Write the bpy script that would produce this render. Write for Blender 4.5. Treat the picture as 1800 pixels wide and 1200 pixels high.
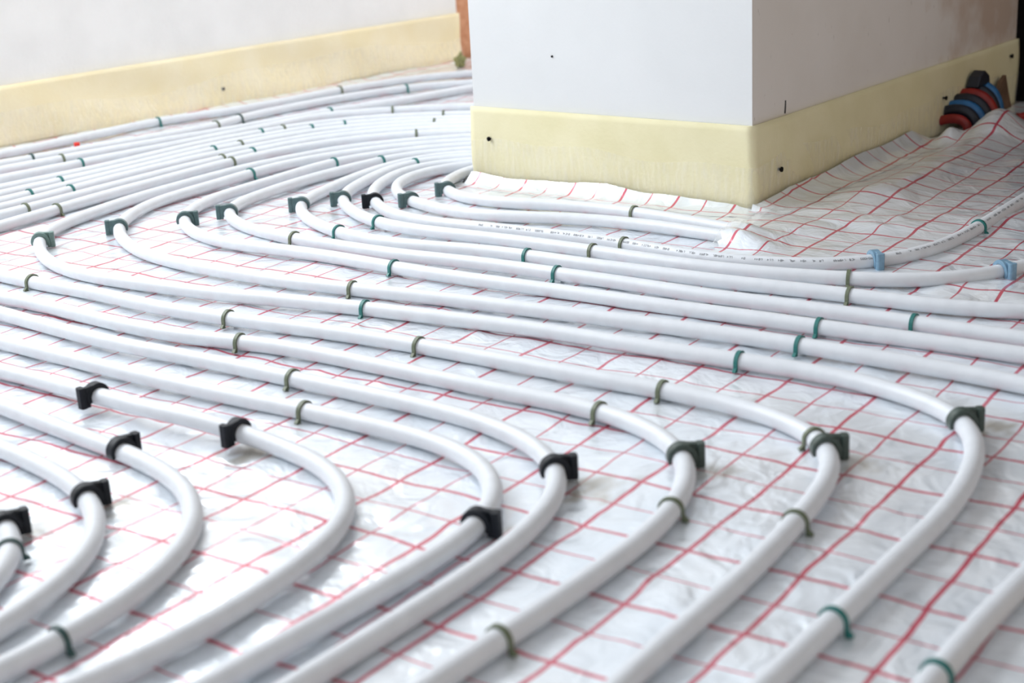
import bpy, bmesh, math, random
import numpy as np
from mathutils import Vector, Matrix

random.seed(7)
for o in list(bpy.data.objects):
    bpy.data.objects.remove(o, do_unlink=True)
SC = bpy.context.scene
COL = SC.collection
R2 = math.radians

# ------------------------------------------------------------------ camera
PITCH, ROLL, CAM_H, FPX = 0.315409594, -0.0532492967, 0.543301352, 2637.48161
cam_data = bpy.data.cameras.new('camera')
cam_data.sensor_width = 36.0
cam_data.sensor_fit = 'HORIZONTAL'
cam_data.lens = FPX / 1800.0 * 36.0
cam_data.clip_start = 0.02
cam_data.dof.use_dof = True
cam_data.dof.focus_distance = 2.05
cam_data.dof.aperture_fstop = 5.6
cam = bpy.data.objects.new('camera', cam_data)
COL.objects.link(cam)
fw = Vector((0, math.cos(PITCH), -math.sin(PITCH)))
up0 = Vector((0, math.sin(PITCH), math.cos(PITCH)))
rt0 = Vector((1, 0, 0))
cr_, sr_ = math.cos(ROLL), math.sin(ROLL)
rt = rt0 * cr_ + up0 * sr_
up = up0 * cr_ - rt0 * sr_
m = Matrix((rt, up, -fw)).transposed().to_4x4()
m.translation = Vector((0, 0, CAM_H))
cam.matrix_world = m
SC.camera = cam

# ------------------------------------------------------------------ light
SC.view_settings.view_transform = 'Standard'
SC.view_settings.look = 'None'
SC.view_settings.gamma = 1.0
SC.view_settings.use_curve_mapping = False
SC.view_settings.exposure = 0.0

world = bpy.data.worlds.new('world')
SC.world = world
world.use_nodes = True
bg = world.node_tree.nodes['Background']
wt = world.node_tree
# surroundings out of view: pale daylit room to the left and above, dim warm rooms to the right
wc = wt.nodes.new('ShaderNodeTexCoord')
wd = wt.nodes.new('ShaderNodeVectorMath'); wd.operation = 'DOT_PRODUCT'
wd.inputs[1].default_value = (-0.80, 0.25, 0.55)
wt.links.new(wc.outputs['Generated'], wd.inputs[0])
wr = wt.nodes.new('ShaderNodeValToRGB')
wr.color_ramp.elements[0].position = 0.22; wr.color_ramp.elements[0].color = (1.0, 0.80, 0.58, 1)
wr.color_ramp.elements[1].position = 0.85; wr.color_ramp.elements[1].color = (0.86, 0.91, 1.0, 1)
e_ = wr.color_ramp.elements.new(0.5); e_.color = (0.72, 0.72, 0.72, 1)
wm = wt.nodes.new('ShaderNodeMath'); wm.operation = 'MULTIPLY_ADD'; wm.inputs[1].default_value = 0.5; wm.inputs[2].default_value = 0.5
wt.links.new(wd.outputs['Value'], wm.inputs[0]); wt.links.new(wm.outputs[0], wr.inputs['Fac'])
wt.links.new(wr.outputs['Color'], bg.inputs['Color'])
bg.inputs['Strength'].default_value = 0.68

def area(name, loc, target, sx, sy, power, colour):
    L = bpy.data.lights.new(name, 'AREA')
    L.shape = 'RECTANGLE'; L.size = sx; L.size_y = sy
    L.energy = power; L.color = colour
    o = bpy.data.objects.new(name, L)
    o.location = loc
    o.rotation_euler = (Vector(target) - Vector(loc)).to_track_quat('-Z', 'Y').to_euler()
    COL.objects.link(o)
    return o
area('window_daylight', (-1.45, 2.55, 1.45), (0.2, 1.5, 0.0), 2.4, 1.2, 84, (0.93, 0.97, 1.0))
area('front_window_daylight', (-2.3, -0.5, 1.7), (0.0, 2.6, 0.1), 1.8, 1.5, 11, (0.95, 0.98, 1.0))
area('rear_window_daylight', (1.35, 4.5, 1.35), (-0.6, 3.4, 0.1), 1.3, 1.5, 21, (1.0, 0.98, 0.95))

# ------------------------------------------------------------------ helpers
def tag(o, label=None, cat=None, group=None, kind=None):
    if label: o['label'] = label
    if cat: o['category'] = cat
    if group: o['group'] = group
    if kind: o['kind'] = kind
    return o

def link_mesh(name, verts, faces, mat, parent=None, smooth=True):
    me = bpy.data.meshes.new(name)
    me.from_pydata([tuple(v) for v in verts], [], [tuple(f) for f in faces])
    me.update()
    if smooth:
        me.polygons.foreach_set('use_smooth', [True] * len(me.polygons))
    if mat: me.materials.append(mat)
    o = bpy.data.objects.new(name, me)
    COL.objects.link(o)
    if parent: o.parent = parent
    return o

def bm_obj(name, bm, mat, parent=None, smooth=False, bevel=0.0, seg=2):
    bmesh.ops.recalc_face_normals(bm, faces=bm.faces)
    me = bpy.data.meshes.new(name)
    bm.to_mesh(me); bm.free()
    if smooth:
        me.polygons.foreach_set('use_smooth', [True] * len(me.polygons))
    if mat: me.materials.append(mat)
    o = bpy.data.objects.new(name, me)
    COL.objects.link(o)
    if parent: o.parent = parent
    if bevel > 0:
        b = o.modifiers.new('bevel', 'BEVEL'); b.width = bevel; b.segments = seg; b.limit_method = 'ANGLE'
    return o

def empty(name, loc, rz=0.0):
    o = bpy.data.objects.new(name, None)
    o.empty_display_size = 0.02
    o.location = loc; o.rotation_euler = (0, 0, rz)
    COL.objects.link(o)
    return o

def box_bm(x0, x1, y0, y1, z0, z1, bm=None):
    bm = bm or bmesh.new()
    vs = [bm.verts.new(p) for p in ((x0,y0,z0),(x1,y0,z0),(x1,y1,z0),(x0,y1,z0),(x0,y0,z1),(x1,y0,z1),(x1,y1,z1),(x0,y1,z1))]
    for f in ((0,3,2,1),(4,5,6,7),(0,1,5,4),(1,2,6,5),(2,3,7,6),(3,0,4,7)):
        bm.faces.new([vs[i] for i in f])
    return bm

def prism_bm(poly, x0, x1, bm=None):
    """polygon in (y, z), extruded along x"""
    bm = bm or bmesh.new()
    a = [bm.verts.new((x0, y, z)) for y, z in poly]
    b = [bm.verts.new((x1, y, z)) for y, z in poly]
    n = len(poly)
    bm.faces.new(a[::-1]); bm.faces.new(b)
    for i in range(n):
        bm.faces.new((a[i], a[(i+1) % n], b[(i+1) % n], b[i]))
    return bm

def tube(points, radius, sides=16, caps=True, ridge=None):
    P = np.array(points, float)
    T = np.gradient(P, axis=0)
    T /= np.linalg.norm(T, axis=1)[:, None]
    upv = np.array([0, 0, 1.0])
    S = np.cross(T, upv)
    ln = np.linalg.norm(S, axis=1)[:, None]
    S = np.where(ln > 1e-4, S / np.maximum(ln, 1e-6), np.array([[1.0, 0, 0]]))
    U = np.cross(S, T)
    a = np.linspace(0, 2 * np.pi, sides, endpoint=False)
    rad = np.full(len(P), radius) if ridge is None else ridge
    V = P[:, None] + rad[:, None, None] * (np.cos(a)[None, :, None] * S[:, None] + np.sin(a)[None, :, None] * U[:, None])
    V = V.reshape(-1, 3)
    F = []
    n = len(P)
    for i in range(n - 1):
        for j in range(sides):
            k = (j + 1) % sides
            F.append((i*sides + j, i*sides + k, (i+1)*sides + k, (i+1)*sides + j))
    if caps:
        F.append(tuple(range(sides))[::-1])
        F.append(tuple((n-1)*sides + j for j in range(sides)))
    return V, F

def spline(P, sub):
    P = np.array(P, float)
    Q = np.vstack([2*P[0]-P[1], P, 2*P[-1]-P[-2]])
    out = []
    for i in range(1, len(Q) - 2):
        p0, p1, p2, p3 = Q[i-1:i+3]
        for t in np.linspace(0, 1, sub, endpoint=False):
            out.append(0.5*((2*p1)+(-p0+p2)*t+(2*p0-5*p1+4*p2-p3)*t*t+(-p0+3*p1-3*p2+p3)*t**3))
    out.append(P[-1])
    return np.array(out)

_rng = np.random.RandomState(11)
_tab = _rng.rand(256, 256)
def vnoise(x, y):
    xi = np.floor(x).astype(int); yi = np.floor(y).astype(int)
    fx = x - xi; fy = y - yi
    fx = fx*fx*(3-2*fx); fy = fy*fy*(3-2*fy)
    a = _tab[xi & 255, yi & 255]; b = _tab[(xi+1) & 255, yi & 255]
    c = _tab[xi & 255, (yi+1) & 255]; d = _tab[(xi+1) & 255, (yi+1) & 255]
    return (a*(1-fx)+b*fx)*(1-fy) + (c*(1-fx)+d*fx)*fy - 0.5

# ------------------------------------------------------------------ materials
def new_mat(name):
    mt = bpy.data.materials.new(name); mt.use_nodes = True
    nt = mt.node_tree
    return mt, nt, nt.nodes['Principled BSDF']

def N(nt, t, **kw):
    n = nt.nodes.new(t)
    for k, v in kw.items(): setattr(n, k, v)
    return n

def noisy(name, c1, c2, rough, scale=30.0, bump=0.0, bscale=200.0, metallic=0.0, detail=4.0, spec=0.5, lo=0.35, hi=0.65):
    mt, nt, p = new_mat(name)
    tc = N(nt, 'ShaderNodeTexCoord')
    nz = N(nt, 'ShaderNodeTexNoise'); nz.inputs['Scale'].default_value = scale; nz.inputs['Detail'].default_value = detail
    nt.links.new(tc.outputs['Object'], nz.inputs['Vector'])
    rp = N(nt, 'ShaderNodeValToRGB')
    rp.color_ramp.elements[0].position = lo; rp.color_ramp.elements[0].color = (*c1, 1)
    rp.color_ramp.elements[1].position = hi; rp.color_ramp.elements[1].color = (*c2, 1)
    nt.links.new(nz.outputs['Fac'], rp.inputs['Fac'])
    nt.links.new(rp.outputs['Color'], p.inputs['Base Color'])
    p.inputs['Roughness'].default_value = rough
    p.inputs['Metallic'].default_value = metallic
    p.inputs['Specular IOR Level'].default_value = spec
    if bump > 0:
        n2 = N(nt, 'ShaderNodeTexNoise'); n2.inputs['Scale'].default_value = bscale; n2.inputs['Detail'].default_value = 6
        nt.links.new(tc.outputs['Object'], n2.inputs['Vector'])
        bp = N(nt, 'ShaderNodeBump'); bp.inputs['Strength'].default_value = bump; bp.inputs['Distance'].default_value = 0.002
        nt.links.new(n2.outputs['Fac'], bp.inputs['Height'])
        nt.links.new(bp.outputs['Normal'], p.inputs['Normal'])
    return mt

M = {}
M['pipe'] = noisy('white_pipe_plastic', (0.65, 0.68, 0.72), (0.69, 0.72, 0.76), 0.40, 60, 0.05, 300)
M['print'] = noisy('dark_print_ink', (0.16, 0.17, 0.19), (0.3, 0.31, 0.33), 0.6, 300)
M['teal'] = noisy('teal_plastic', (0.012, 0.13, 0.12), (0.02, 0.18, 0.165), 0.4, 200)
M['olive'] = noisy('olive_plastic', (0.10, 0.125, 0.075), (0.15, 0.175, 0.11), 0.45, 200)
M['dark'] = noisy('dark_green_plastic', (0.018, 0.055, 0.055), (0.03, 0.08, 0.075), 0.4, 200)
M['sage'] = noisy('sage_green_plastic', (0.13, 0.21, 0.195), (0.16, 0.25, 0.235), 0.42, 200)
M['slate'] = noisy('slate_green_plastic', (0.065, 0.12, 0.125), (0.085, 0.15, 0.155), 0.42, 200)
M['moss'] = noisy('moss_green_plastic', (0.035, 0.055, 0.045), (0.05, 0.075, 0.065), 0.42, 200)
M['black'] = noisy('black_plastic', (0.005, 0.0075, 0.012), (0.009, 0.0125, 0.019), 0.5, 200, spec=0.3)
M['blue'] = noisy('blue_grey_plastic', (0.15, 0.27, 0.38), (0.19, 0.33, 0.45), 0.4, 200)
M['plaster'] = noisy('white_plaster', (0.84, 0.84, 0.835), (0.89, 0.89, 0.885), 0.8, 9, 0.25, 120)
M['pillar_paint'] = noisy('cool_white_paint', (0.715, 0.735, 0.75), (0.745, 0.765, 0.78), 0.8, 6, 0.15, 140)
M['foam'] = noisy('cream_foam', (0.74, 0.69, 0.44), (0.79, 0.74, 0.50), 0.75, 14, 0.25, 160)
M['foamwall'] = noisy('warm_cream_foam', (0.88, 0.77, 0.50), (0.92, 0.83, 0.60), 0.75, 10, 0.2, 120)
M['steel'] = noisy('dark_steel', (0.02, 0.02, 0.022), (0.05, 0.05, 0.055), 0.5, 90)
M['postblack'] = noisy('matt_black_paint', (0.004, 0.004, 0.005), (0.009, 0.008, 0.008), 0.8, 60, spec=0.1)
M['concrete'] = noisy('grey_screed', (0.33, 0.32, 0.30), (0.43, 0.42, 0.40), 0.9, 12, 0.3, 80)
M['redcap'] = noisy('red_plastic', (0.75, 0.03, 0.02), (0.85, 0.05, 0.03), 0.4, 80)
M['red'] = noisy('dark_red_conduit', (0.22, 0.010, 0.008), (0.30, 0.014, 0.010), 0.45, 80)
M['bluepipe'] = noisy('blue_conduit', (0.015, 0.12, 0.30), (0.025, 0.16, 0.38), 0.4, 80)
M['navy'] = noisy('black_conduit', (0.006, 0.008, 0.016), (0.010, 0.014, 0.028), 0.45, 80)
M['brown'] = noisy('brown_board', (0.10, 0.055, 0.03), (0.16, 0.09, 0.05), 0.8, 40)
M['brick'] = noisy('orange_brick', (0.55, 0.25, 0.13), (0.66, 0.34, 0.2), 0.85, 60, 0.3, 150)
M['gum'] = noisy('olive_wad', (0.16, 0.17, 0.06), (0.3, 0.29, 0.12), 0.7, 120, 0.3, 200)

def plaster_stained():
    mt, nt, p = new_mat('stained_plaster')
    tc = N(nt, 'ShaderNodeTexCoord')
    nz = N(nt, 'ShaderNodeTexNoise'); nz.inputs['Scale'].default_value = 5; nz.inputs['Detail'].default_value = 8
    nt.links.new(tc.outputs['Object'], nz.inputs['Vector'])
    rp = N(nt, 'ShaderNodeValToRGB')
    rp.color_ramp.elements[0].position = 0.40; rp.color_ramp.elements[0].color = (0.73, 0.705, 0.68, 1)
    rp.color_ramp.elements[1].position = 0.60; rp.color_ramp.elements[1].color = (0.77, 0.75, 0.735, 1)
    nt.links.new(nz.outputs['Fac'], rp.inputs['Fac'])
    # fine scratches and chips
    vz = N(nt, 'ShaderNodeTexNoise'); vz.inputs['Scale'].default_value = 120; vz.inputs['Detail'].default_value = 3
    mp = N(nt, 'ShaderNodeMapping'); mp.inputs['Scale'].default_value = (1, 1, 0.35)
    nt.links.new(tc.outputs['Object'], mp.inputs['Vector']); nt.links.new(mp.outputs['Vector'], vz.inputs['Vector'])
    r2 = N(nt, 'ShaderNodeValToRGB')
    r2.color_ramp.elements[0].position = 0.70; r2.color_ramp.elements[0].color = (0, 0, 0, 1)
    r2.color_ramp.elements[1].position = 0.76; r2.color_ramp.elements[1].color = (0.55, 0.55, 0.55, 1)
    nt.links.new(vz.outputs['Fac'], r2.inputs['Fac'])
    mx = N(nt, 'ShaderNodeMixRGB'); mx.inputs['Color2'].default_value = (0.36, 0.33, 0.30, 1)
    nt.links.new(r2.outputs['Color'], mx.inputs['Fac']); nt.links.new(rp.outputs['Color'], mx.inputs['Color1'])
    # pinkish brown damp stain near the far end
    sd = N(nt, 'ShaderNodeVectorMath', operation='DISTANCE'); sd.inputs[1].default_value = (1.02, 3.03, 0.32)
    nt.links.new(tc.outputs['Object'], sd.inputs[0])
    sn = N(nt, 'ShaderNodeTexNoise'); sn.inputs['Scale'].default_value = 16; sn.inputs['Detail'].default_value = 6
    nt.links.new(tc.outputs['Object'], sn.inputs['Vector'])
    sa = N(nt, 'ShaderNodeMath', operation='MULTIPLY_ADD'); sa.inputs[1].default_value = 0.5
    nt.links.new(sn.outputs['Fac'], sa.inputs[0]); nt.links.new(sd.outputs['Value'], sa.inputs[2])
    sm = N(nt, 'ShaderNodeMapRange'); sm.inputs['From Min'].default_value = 0.38; sm.inputs['From Max'].default_value = 0.60
    sm.inputs['To Min'].default_value = 0.75; sm.inputs['To Max'].default_value = 0.0
    nt.links.new(sa.outputs[0], sm.inputs['Value'])
    m3 = N(nt, 'ShaderNodeMixRGB'); m3.inputs['Color2'].default_value = (0.50, 0.36, 0.27, 1)
    nt.links.new(sm.outputs['Result'], m3.inputs['Fac']); nt.links.new(mx.outputs['Color'], m3.inputs['Color1'])
    nt.links.new(m3.outputs['Color'], p.inputs['Base Color'])
    p.inputs['Roughness'].default_value = 0.85
    return mt
M['plaster_stained'] = plaster_stained()

def film_mat():
    mt, nt, p = new_mat('clear_film')
    p.inputs['Base Color'].default_value = (0.95, 0.95, 0.93, 1)
    p.inputs['Roughness'].default_value = 0.22
    tr = N(nt, 'ShaderNodeBsdfTransparent')
    tc = N(nt, 'ShaderNodeTexCoord')
    nz = N(nt, 'ShaderNodeTexNoise'); nz.inputs['Scale'].default_value = 130; nz.inputs['Detail'].default_value = 3
    mp = N(nt, 'ShaderNodeMapping'); mp.inputs['Scale'].default_value = (1, 1, 0.22)
    nt.links.new(tc.outputs['Object'], mp.inputs['Vector']); nt.links.new(mp.outputs['Vector'], nz.inputs['Vector'])
    rp = N(nt, 'ShaderNodeValToRGB')
    rp.color_ramp.elements[0].position = 0.40; rp.color_ramp.elements[0].color = (0.05, 0.05, 0.05, 1)
    rp.color_ramp.elements[1].position = 0.75; rp.color_ramp.elements[1].color = (0.26, 0.26, 0.26, 1)
    nt.links.new(nz.outputs['Fac'], rp.inputs['Fac'])
    mx = N(nt, 'ShaderNodeMixShader')
    nt.links.new(rp.outputs['Color'], mx.inputs['Fac'])
    nt.links.new(tr.outputs['BSDF'], mx.inputs[1]); nt.links.new(p.outputs['BSDF'], mx.inputs[2])
    nt.links.new(mx.outputs['Shader'], nt.nodes['Material Output'].inputs['Surface'])
    return mt
M['film'] = film_mat()

def tape_mat():
    mt, nt, p = new_mat('clear_tape')
    p.inputs['Base Color'].default_value = (0.9, 0.9, 0.88, 1); p.inputs['Roughness'].default_value = 0.3
    tr = N(nt, 'ShaderNodeBsdfTransparent'); mx = N(nt, 'ShaderNodeMixShader'); mx.inputs['Fac'].default_value = 0.22
    nt.links.new(tr.outputs['BSDF'], mx.inputs[1]); nt.links.new(p.outputs['BSDF'], mx.inputs[2])
    nt.links.new(mx.outputs['Shader'], nt.nodes['Material Output'].inputs['Surface'])
    return mt
M['tape'] = tape_mat()

def foil_mat():
    """aluminised white film printed with a red 5 cm grid, stains read from the mesh attribute"""
    mt, nt, p = new_mat('grid_printed_foil')
    at = N(nt, 'ShaderNodeAttribute', attribute_name='sheet_uv')
    sep = N(nt, 'ShaderNodeSeparateXYZ')
    wob = N(nt, 'ShaderNodeTexNoise'); wob.inputs['Scale'].default_value = 11; wob.inputs['Detail'].default_value = 2
    nt.links.new(at.outputs['Vector'], wob.inputs['Vector'])
    ws = N(nt, 'ShaderNodeVectorMath', operation='MULTIPLY_ADD')
    ws.inputs[1].default_value = (0.010, 0.010, 0); ws.inputs[2].default_value = (-0.005, -0.005, 0)
    nt.links.new(wob.outputs['Color'], ws.inputs[0])
    ad = N(nt, 'ShaderNodeVectorMath', operation='ADD')
    nt.links.new(at.outputs['Vector'], ad.inputs[0]); nt.links.new(ws.outputs['Vector'], ad.inputs[1])
    nt.links.new(ad.outputs['Vector'], sep.inputs[0])
    def math_(op, a, b=None, c=None):
        n = N(nt, 'ShaderNodeMath', operation=op)
        for i, v in enumerate((a, b, c)):
            if v is None: continue
            if isinstance(v, (int, float)): n.inputs[i].default_value = v
            else: nt.links.new(v, n.inputs[i])
        return n.outputs[0]
    def lines(coord, period, phase, half):
        s = math_('ADD', coord, phase + period * 0.5)
        q = math_('FLOORED_MODULO', s, period)
        d = math_('ABSOLUTE', math_('SUBTRACT', q, period * 0.5))
        mr = N(nt, 'ShaderNodeMapRange'); mr.interpolation_type = 'SMOOTHSTEP'
        mr.inputs['From Min'].default_value = half - 0.0005; mr.inputs['From Max'].default_value = half + 0.0005
        mr.inputs['To Min'].default_value = 1; mr.inputs['To Max'].default_value = 0
        nt.links.new(d, mr.inputs['Value'])
        return mr.outputs['Result']
    u, v = sep.outputs['X'], sep.outputs['Y']
    g = math_('MAXIMUM', lines(u, 0.1, 0.0, 0.0021), lines(u, 0.1, 0.05, 0.0012))
    g2 = math_('MAXIMUM', lines(v, 0.1, 0.05, 0.0020), lines(v, 0.1, 0.0, 0.0010))
    g = math_('MAXIMUM', g, g2)
    # uneven ink
    ik = N(nt, 'ShaderNodeTexNoise'); ik.inputs['Scale'].default_value = 45
    nt.links.new(at.outputs['Vector'], ik.inputs['Vector'])
    g = math_('MULTIPLY', g, math_('MULTIPLY_ADD', ik.outputs['Fac'], 0.8, 0.60))
    g = math_('MINIMUM', g, 0.9)
    base = N(nt, 'ShaderNodeTexNoise'); base.inputs['Scale'].default_value = 7; base.inputs['Detail'].default_value = 5
    nt.links.new(at.outputs['Vector'], base.inputs['Vector'])
    rp = N(nt, 'ShaderNodeValToRGB')
    rp.color_ramp.elements[0].position = 0.35; rp.color_ramp.elements[0].color = (0.76, 0.82, 0.88, 1)
    rp.color_ramp.elements[1].position = 0.65; rp.color_ramp.elements[1].color = (0.84, 0.88, 0.92, 1)
    nt.links.new(base.outputs['Fac'], rp.inputs['Fac'])
    mx = N(nt, 'ShaderNodeMixRGB'); mx.inputs['Color2'].default_value = (0.58, 0.008, 0.060, 1)
    nt.links.new(g, mx.inputs['Fac']); nt.links.new(rp.outputs['Color'], mx.inputs['Color1'])
    dt = N(nt, 'ShaderNodeAttribute', attribute_name='dirt')
    m2 = N(nt, 'ShaderNodeMixRGB'); m2.inputs['Color2'].default_value = (0.40, 0.36, 0.29, 1)
    nt.links.new(dt.outputs['Fac'], m2.inputs['Fac']); nt.links.new(mx.outputs['Color'], m2.inputs['Color1'])
    nt.links.new(m2.outputs['Color'], p.inputs['Base Color'])
    p.inputs['Metallic'].default_value = 0.30
    p.inputs['Roughness'].default_value = 0.33
    p.inputs['Coat Weight'].default_value = 0.8
    p.inputs['Coat Roughness'].default_value = 0.16
    # crinkle
    n1 = N(nt, 'ShaderNodeTexNoise'); n1.inputs['Scale'].default_value = 22; n1.inputs['Detail'].default_value = 4; n1.inputs['Distortion'].default_value = 0.8
    nt.links.new(at.outputs['Vector'], n1.inputs['Vector'])
    bp = N(nt, 'ShaderNodeBump'); bp.inputs['Strength'].default_value = 1.0; bp.inputs['Distance'].default_value = 0.005
    nt.links.new(n1.outputs['Fac'], bp.inputs['Height'])
    nt.links.new(bp.outputs['Normal'], p.inputs['Normal']); nt.links.new(bp.outputs['Normal'], p.inputs['Coat Normal'])
    return mt
M['foil'] = foil_mat()

# ------------------------------------------------------------------ room
def flat(*p): return np.array(p, float)
A1 = flat(-0.0509, 2.5868)          # pillar strip: left front corner
B1 = flat(0.3823, 2.2510)           # pillar strip: near corner
aF2 = R2(50.5)
D2 = flat(math.cos(aF2), math.sin(aF2))
D1 = (B1 - A1) / np.linalg.norm(B1 - A1)
N1 = flat(D1[1], -D1[0])            # outward from front face
N2 = flat(D2[1], -D2[0])            # outward from right face
LEN2 = 1.07
C1 = B1 + D2 * LEN2
aL = R2(47.2)
DL = flat(math.cos(aL), math.sin(aL))
NL = flat(DL[1], -DL[0])
L0 = flat(-1.0438, 3.1747)
HS = 0.129                          # strip height
TH = 0.009                          # strip thickness

# floor slab under the foil
bm = box_bm(-3.2, 3.2, -0.6, 5.6, -0.12, -0.012)
tag(bm_obj('floor', bm, M['concrete']), kind='structure')
# left wall
w0 = L0 - NL * TH - DL * 2.2
w1 = L0 - NL * TH + DL * 1.392
def wall_prism(name, poly, z0, z1, mat, bevel=0.0):
    bm = bmesh.new()
    a = [bm.verts.new((x, y, z0)) for x, y in poly]; b = [bm.verts.new((x, y, z1)) for x, y in poly]
    n = len(poly)
    bm.faces.new(a); bm.faces.new(b)
    for i in range(n): bm.faces.new((a[i], a[(i+1) % n], b[(i+1) % n], b[i]))
    return bm_obj(name, bm, mat, bevel=bevel)
tag(wall_prism('wall_left', [w0, w1, w1 - NL*0.2, w0 - NL*0.2], -0.012, 2.5, M['plaster']), kind='structure')
# brick reveal where the left wall stops
b0 = w1; b1 = w1 + DL * 0.12
tag(wall_prism('wall_back', [b0 - NL*0.004, b1 - NL*0.004, b1 - NL*0.2, b0 - NL*0.2], -0.012, 2.5, M['brick']), kind='structure')
b2 = b1 + DL * 3.0
tag(wall_prism('wall_rear', [b1 , b2, b2 - NL*0.2, b1 - NL*0.2], -0.012, 2.5, M['plaster']), kind='structure')
# dark wall added beyond the post to block ambient light from the far right
e0 = B1 + D2*1.26 - N2*0.55; e1 = e0 + N2*3.2
tag(wall_prism('light_blocker_wall', [e0, e1, e1 + D2*0.2, e0 + D2*0.2], -0.012, 2.5, M['brown']), kind='structure')
# pillar: two faces of plaster, front bright, side stained
IN = 0.006
pa = A1 - N1*IN - N2*-0.0 + D1*0.004
pb = B1 - N1*IN - N2*IN
pc = C1 - N2*IN
pd = pc - D1 * 0.545
pillar = wall_prism('wall_pillar', [pa, pb, pc, pd], -0.012, 2.5, M['pillar_paint'])
pillar.data.materials.append(M['plaster_stained'])
for f in pillar.data.polygons:
    if f.normal.x * N2[0] + f.normal.y * N2[1] > 0.9: f.material_index = 1
tag(pillar, kind='structure')

# ------------------------------------------------------------------ foam edge strips
def ribbon(path, outs, z0, z1, nz, bulge, thick, name, mat, parent=None, ztop=None):
    """strip standing along a floor path; path points are the outer face, outs the outward normals"""
    n = len(path); V = []; F = []
    for i in range(n):
        for k in range(nz + 1):
            t = k / nz
            zt = z1 if ztop is None else ztop(i, n)
            z = z0 + (zt - z0) * t
            o = bulge(i / (n - 1), t)
            q = path[i] + outs[i] * o
            V.append((q[0], q[1], z))
    m0 = len(V)
    for i in range(n):
        for k in range(nz + 1):
            t = k / nz
            zt = z1 if ztop is None else ztop(i, n)
            q = path[i] - outs[i] * thick
            V.append((q[0], q[1], z0 + (zt - z0) * t))
    w = nz + 1
    for i in range(n - 1):
        for k in range(nz):
            a = i*w + k
            F.append((a, a + w, a + w + 1, a + 1))
            b = m0 + a
            F.append((b, b + 1, b + w + 1, b + w))
        F.append((i*w + nz, (i+1)*w + nz, m0 + (i+1)*w + nz, m0 + i*w + nz))
        F.append((i*w, m0 + i*w, m0 + (i+1)*w, (i+1)*w))
    for i in (0, n - 1):
        for k in range(nz):
            a = i*w + k; b = m0 + a
            F.append((a, a + 1, b + 1, b) if i == 0 else (a, b, b + 1, a + 1))
    return link_mesh(name, V, F, mat, parent)

# pillar path with a rounded corner
path = []; outs = []
for t in np.linspace(0, 1, 60):
    path.append(A1 + (B1 - D1*0.014 - A1) * t); outs.append(N1)
a0 = math.atan2(N1[1], N1[0]); a1 = math.atan2(N2[1], N2[0])
cc = B1 - D1*0.014 - N1*0.014
for t in np.linspace(0.1, 0.9, 9):
    a = a0 + (a1 - a0) * t
    nv = flat(math.cos(a), math.sin(a))
    path.append(cc + nv*0.014); outs.append(nv)
p_start = cc + N2*0.014
for t in np.linspace(0, 1, 110):
    path.append(p_start + D2 * (LEN2 - 0.014) * t); outs.append(N2)
path = np.array(path); outs = np.array(outs)
sl = np.r_[0, np.cumsum(np.linalg.norm(np.diff(path, axis=0), axis=1))]
def pillar_bulge(s, t):
    d = s * sl[-1]
    e = min(1, t/0.3)
    return e*(0.0035*math.sin(math.pi*min(1, (1-t)*1.1))*(0.6+0.5*math.sin(d*9.0)) + 0.0012*math.sin(d*41 + t*5))
strip = ribbon(path, outs, -0.008, HS, 14, pillar_bulge, TH*0.6, 'edge_strip', M['foam'])
tag(strip, 'cream foam edge strip wrapped round the foot of the white pillar', 'insulation strip')
def skirt_bulge(s, t):
    d = s * sl[-1]
    v = 1 - t
    r = 0.0005*math.sin(d*190 + 3*math.sin(d*17)) + 0.0004*math.sin(d*330 + 2*math.sin(d*29))
    return pillar_bulge(s, t*0.56) + 0.0016 + r*math.sin(math.pi*v)*(0.6+0.6*math.sin(d*23))
def skirt_top(i, n):
    d = sl[i]
    return 0.066 + 0.006*math.sin(d*11) + 0.004*math.sin(d*31)
path2 = []; outs2 = []; 
ss = np.linspace(0, sl[-1], 620)
path2 = np.stack([np.interp(ss, sl, path[:, 0]), np.interp(ss, sl, path[:, 1])], 1)
outs2 = np.stack([np.interp(ss, sl, outs[:, 0]), np.interp(ss, sl, outs[:, 1])], 1)
def sheet(path, outs, z0, ztop, nz, bulge, name, mat, parent, sarr):
    V = []; F = []; n = len(path)
    for i in range(n):
        for k in range(nz + 1):
            t = k / nz
            q = path[i] + outs[i] * bulge(i/(n-1), t)
            V.append((q[0], q[1], z0 + (ztop(sarr[i]) - z0)*t))
    w = nz + 1
    for i in range(n - 1):
        for k in range(nz):
            a = i*w + k
            F.append((a, a + w, a + w + 1, a + 1))
    return link_mesh(name, V, F, mat, parent)
sheet(path2, outs2, -0.006, lambda d: 0.070 + 0.006*math.sin(d*11) + 0.004*math.sin(d*31), 8, skirt_bulge, 'film_skirt', M['film'], strip, ss)

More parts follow.
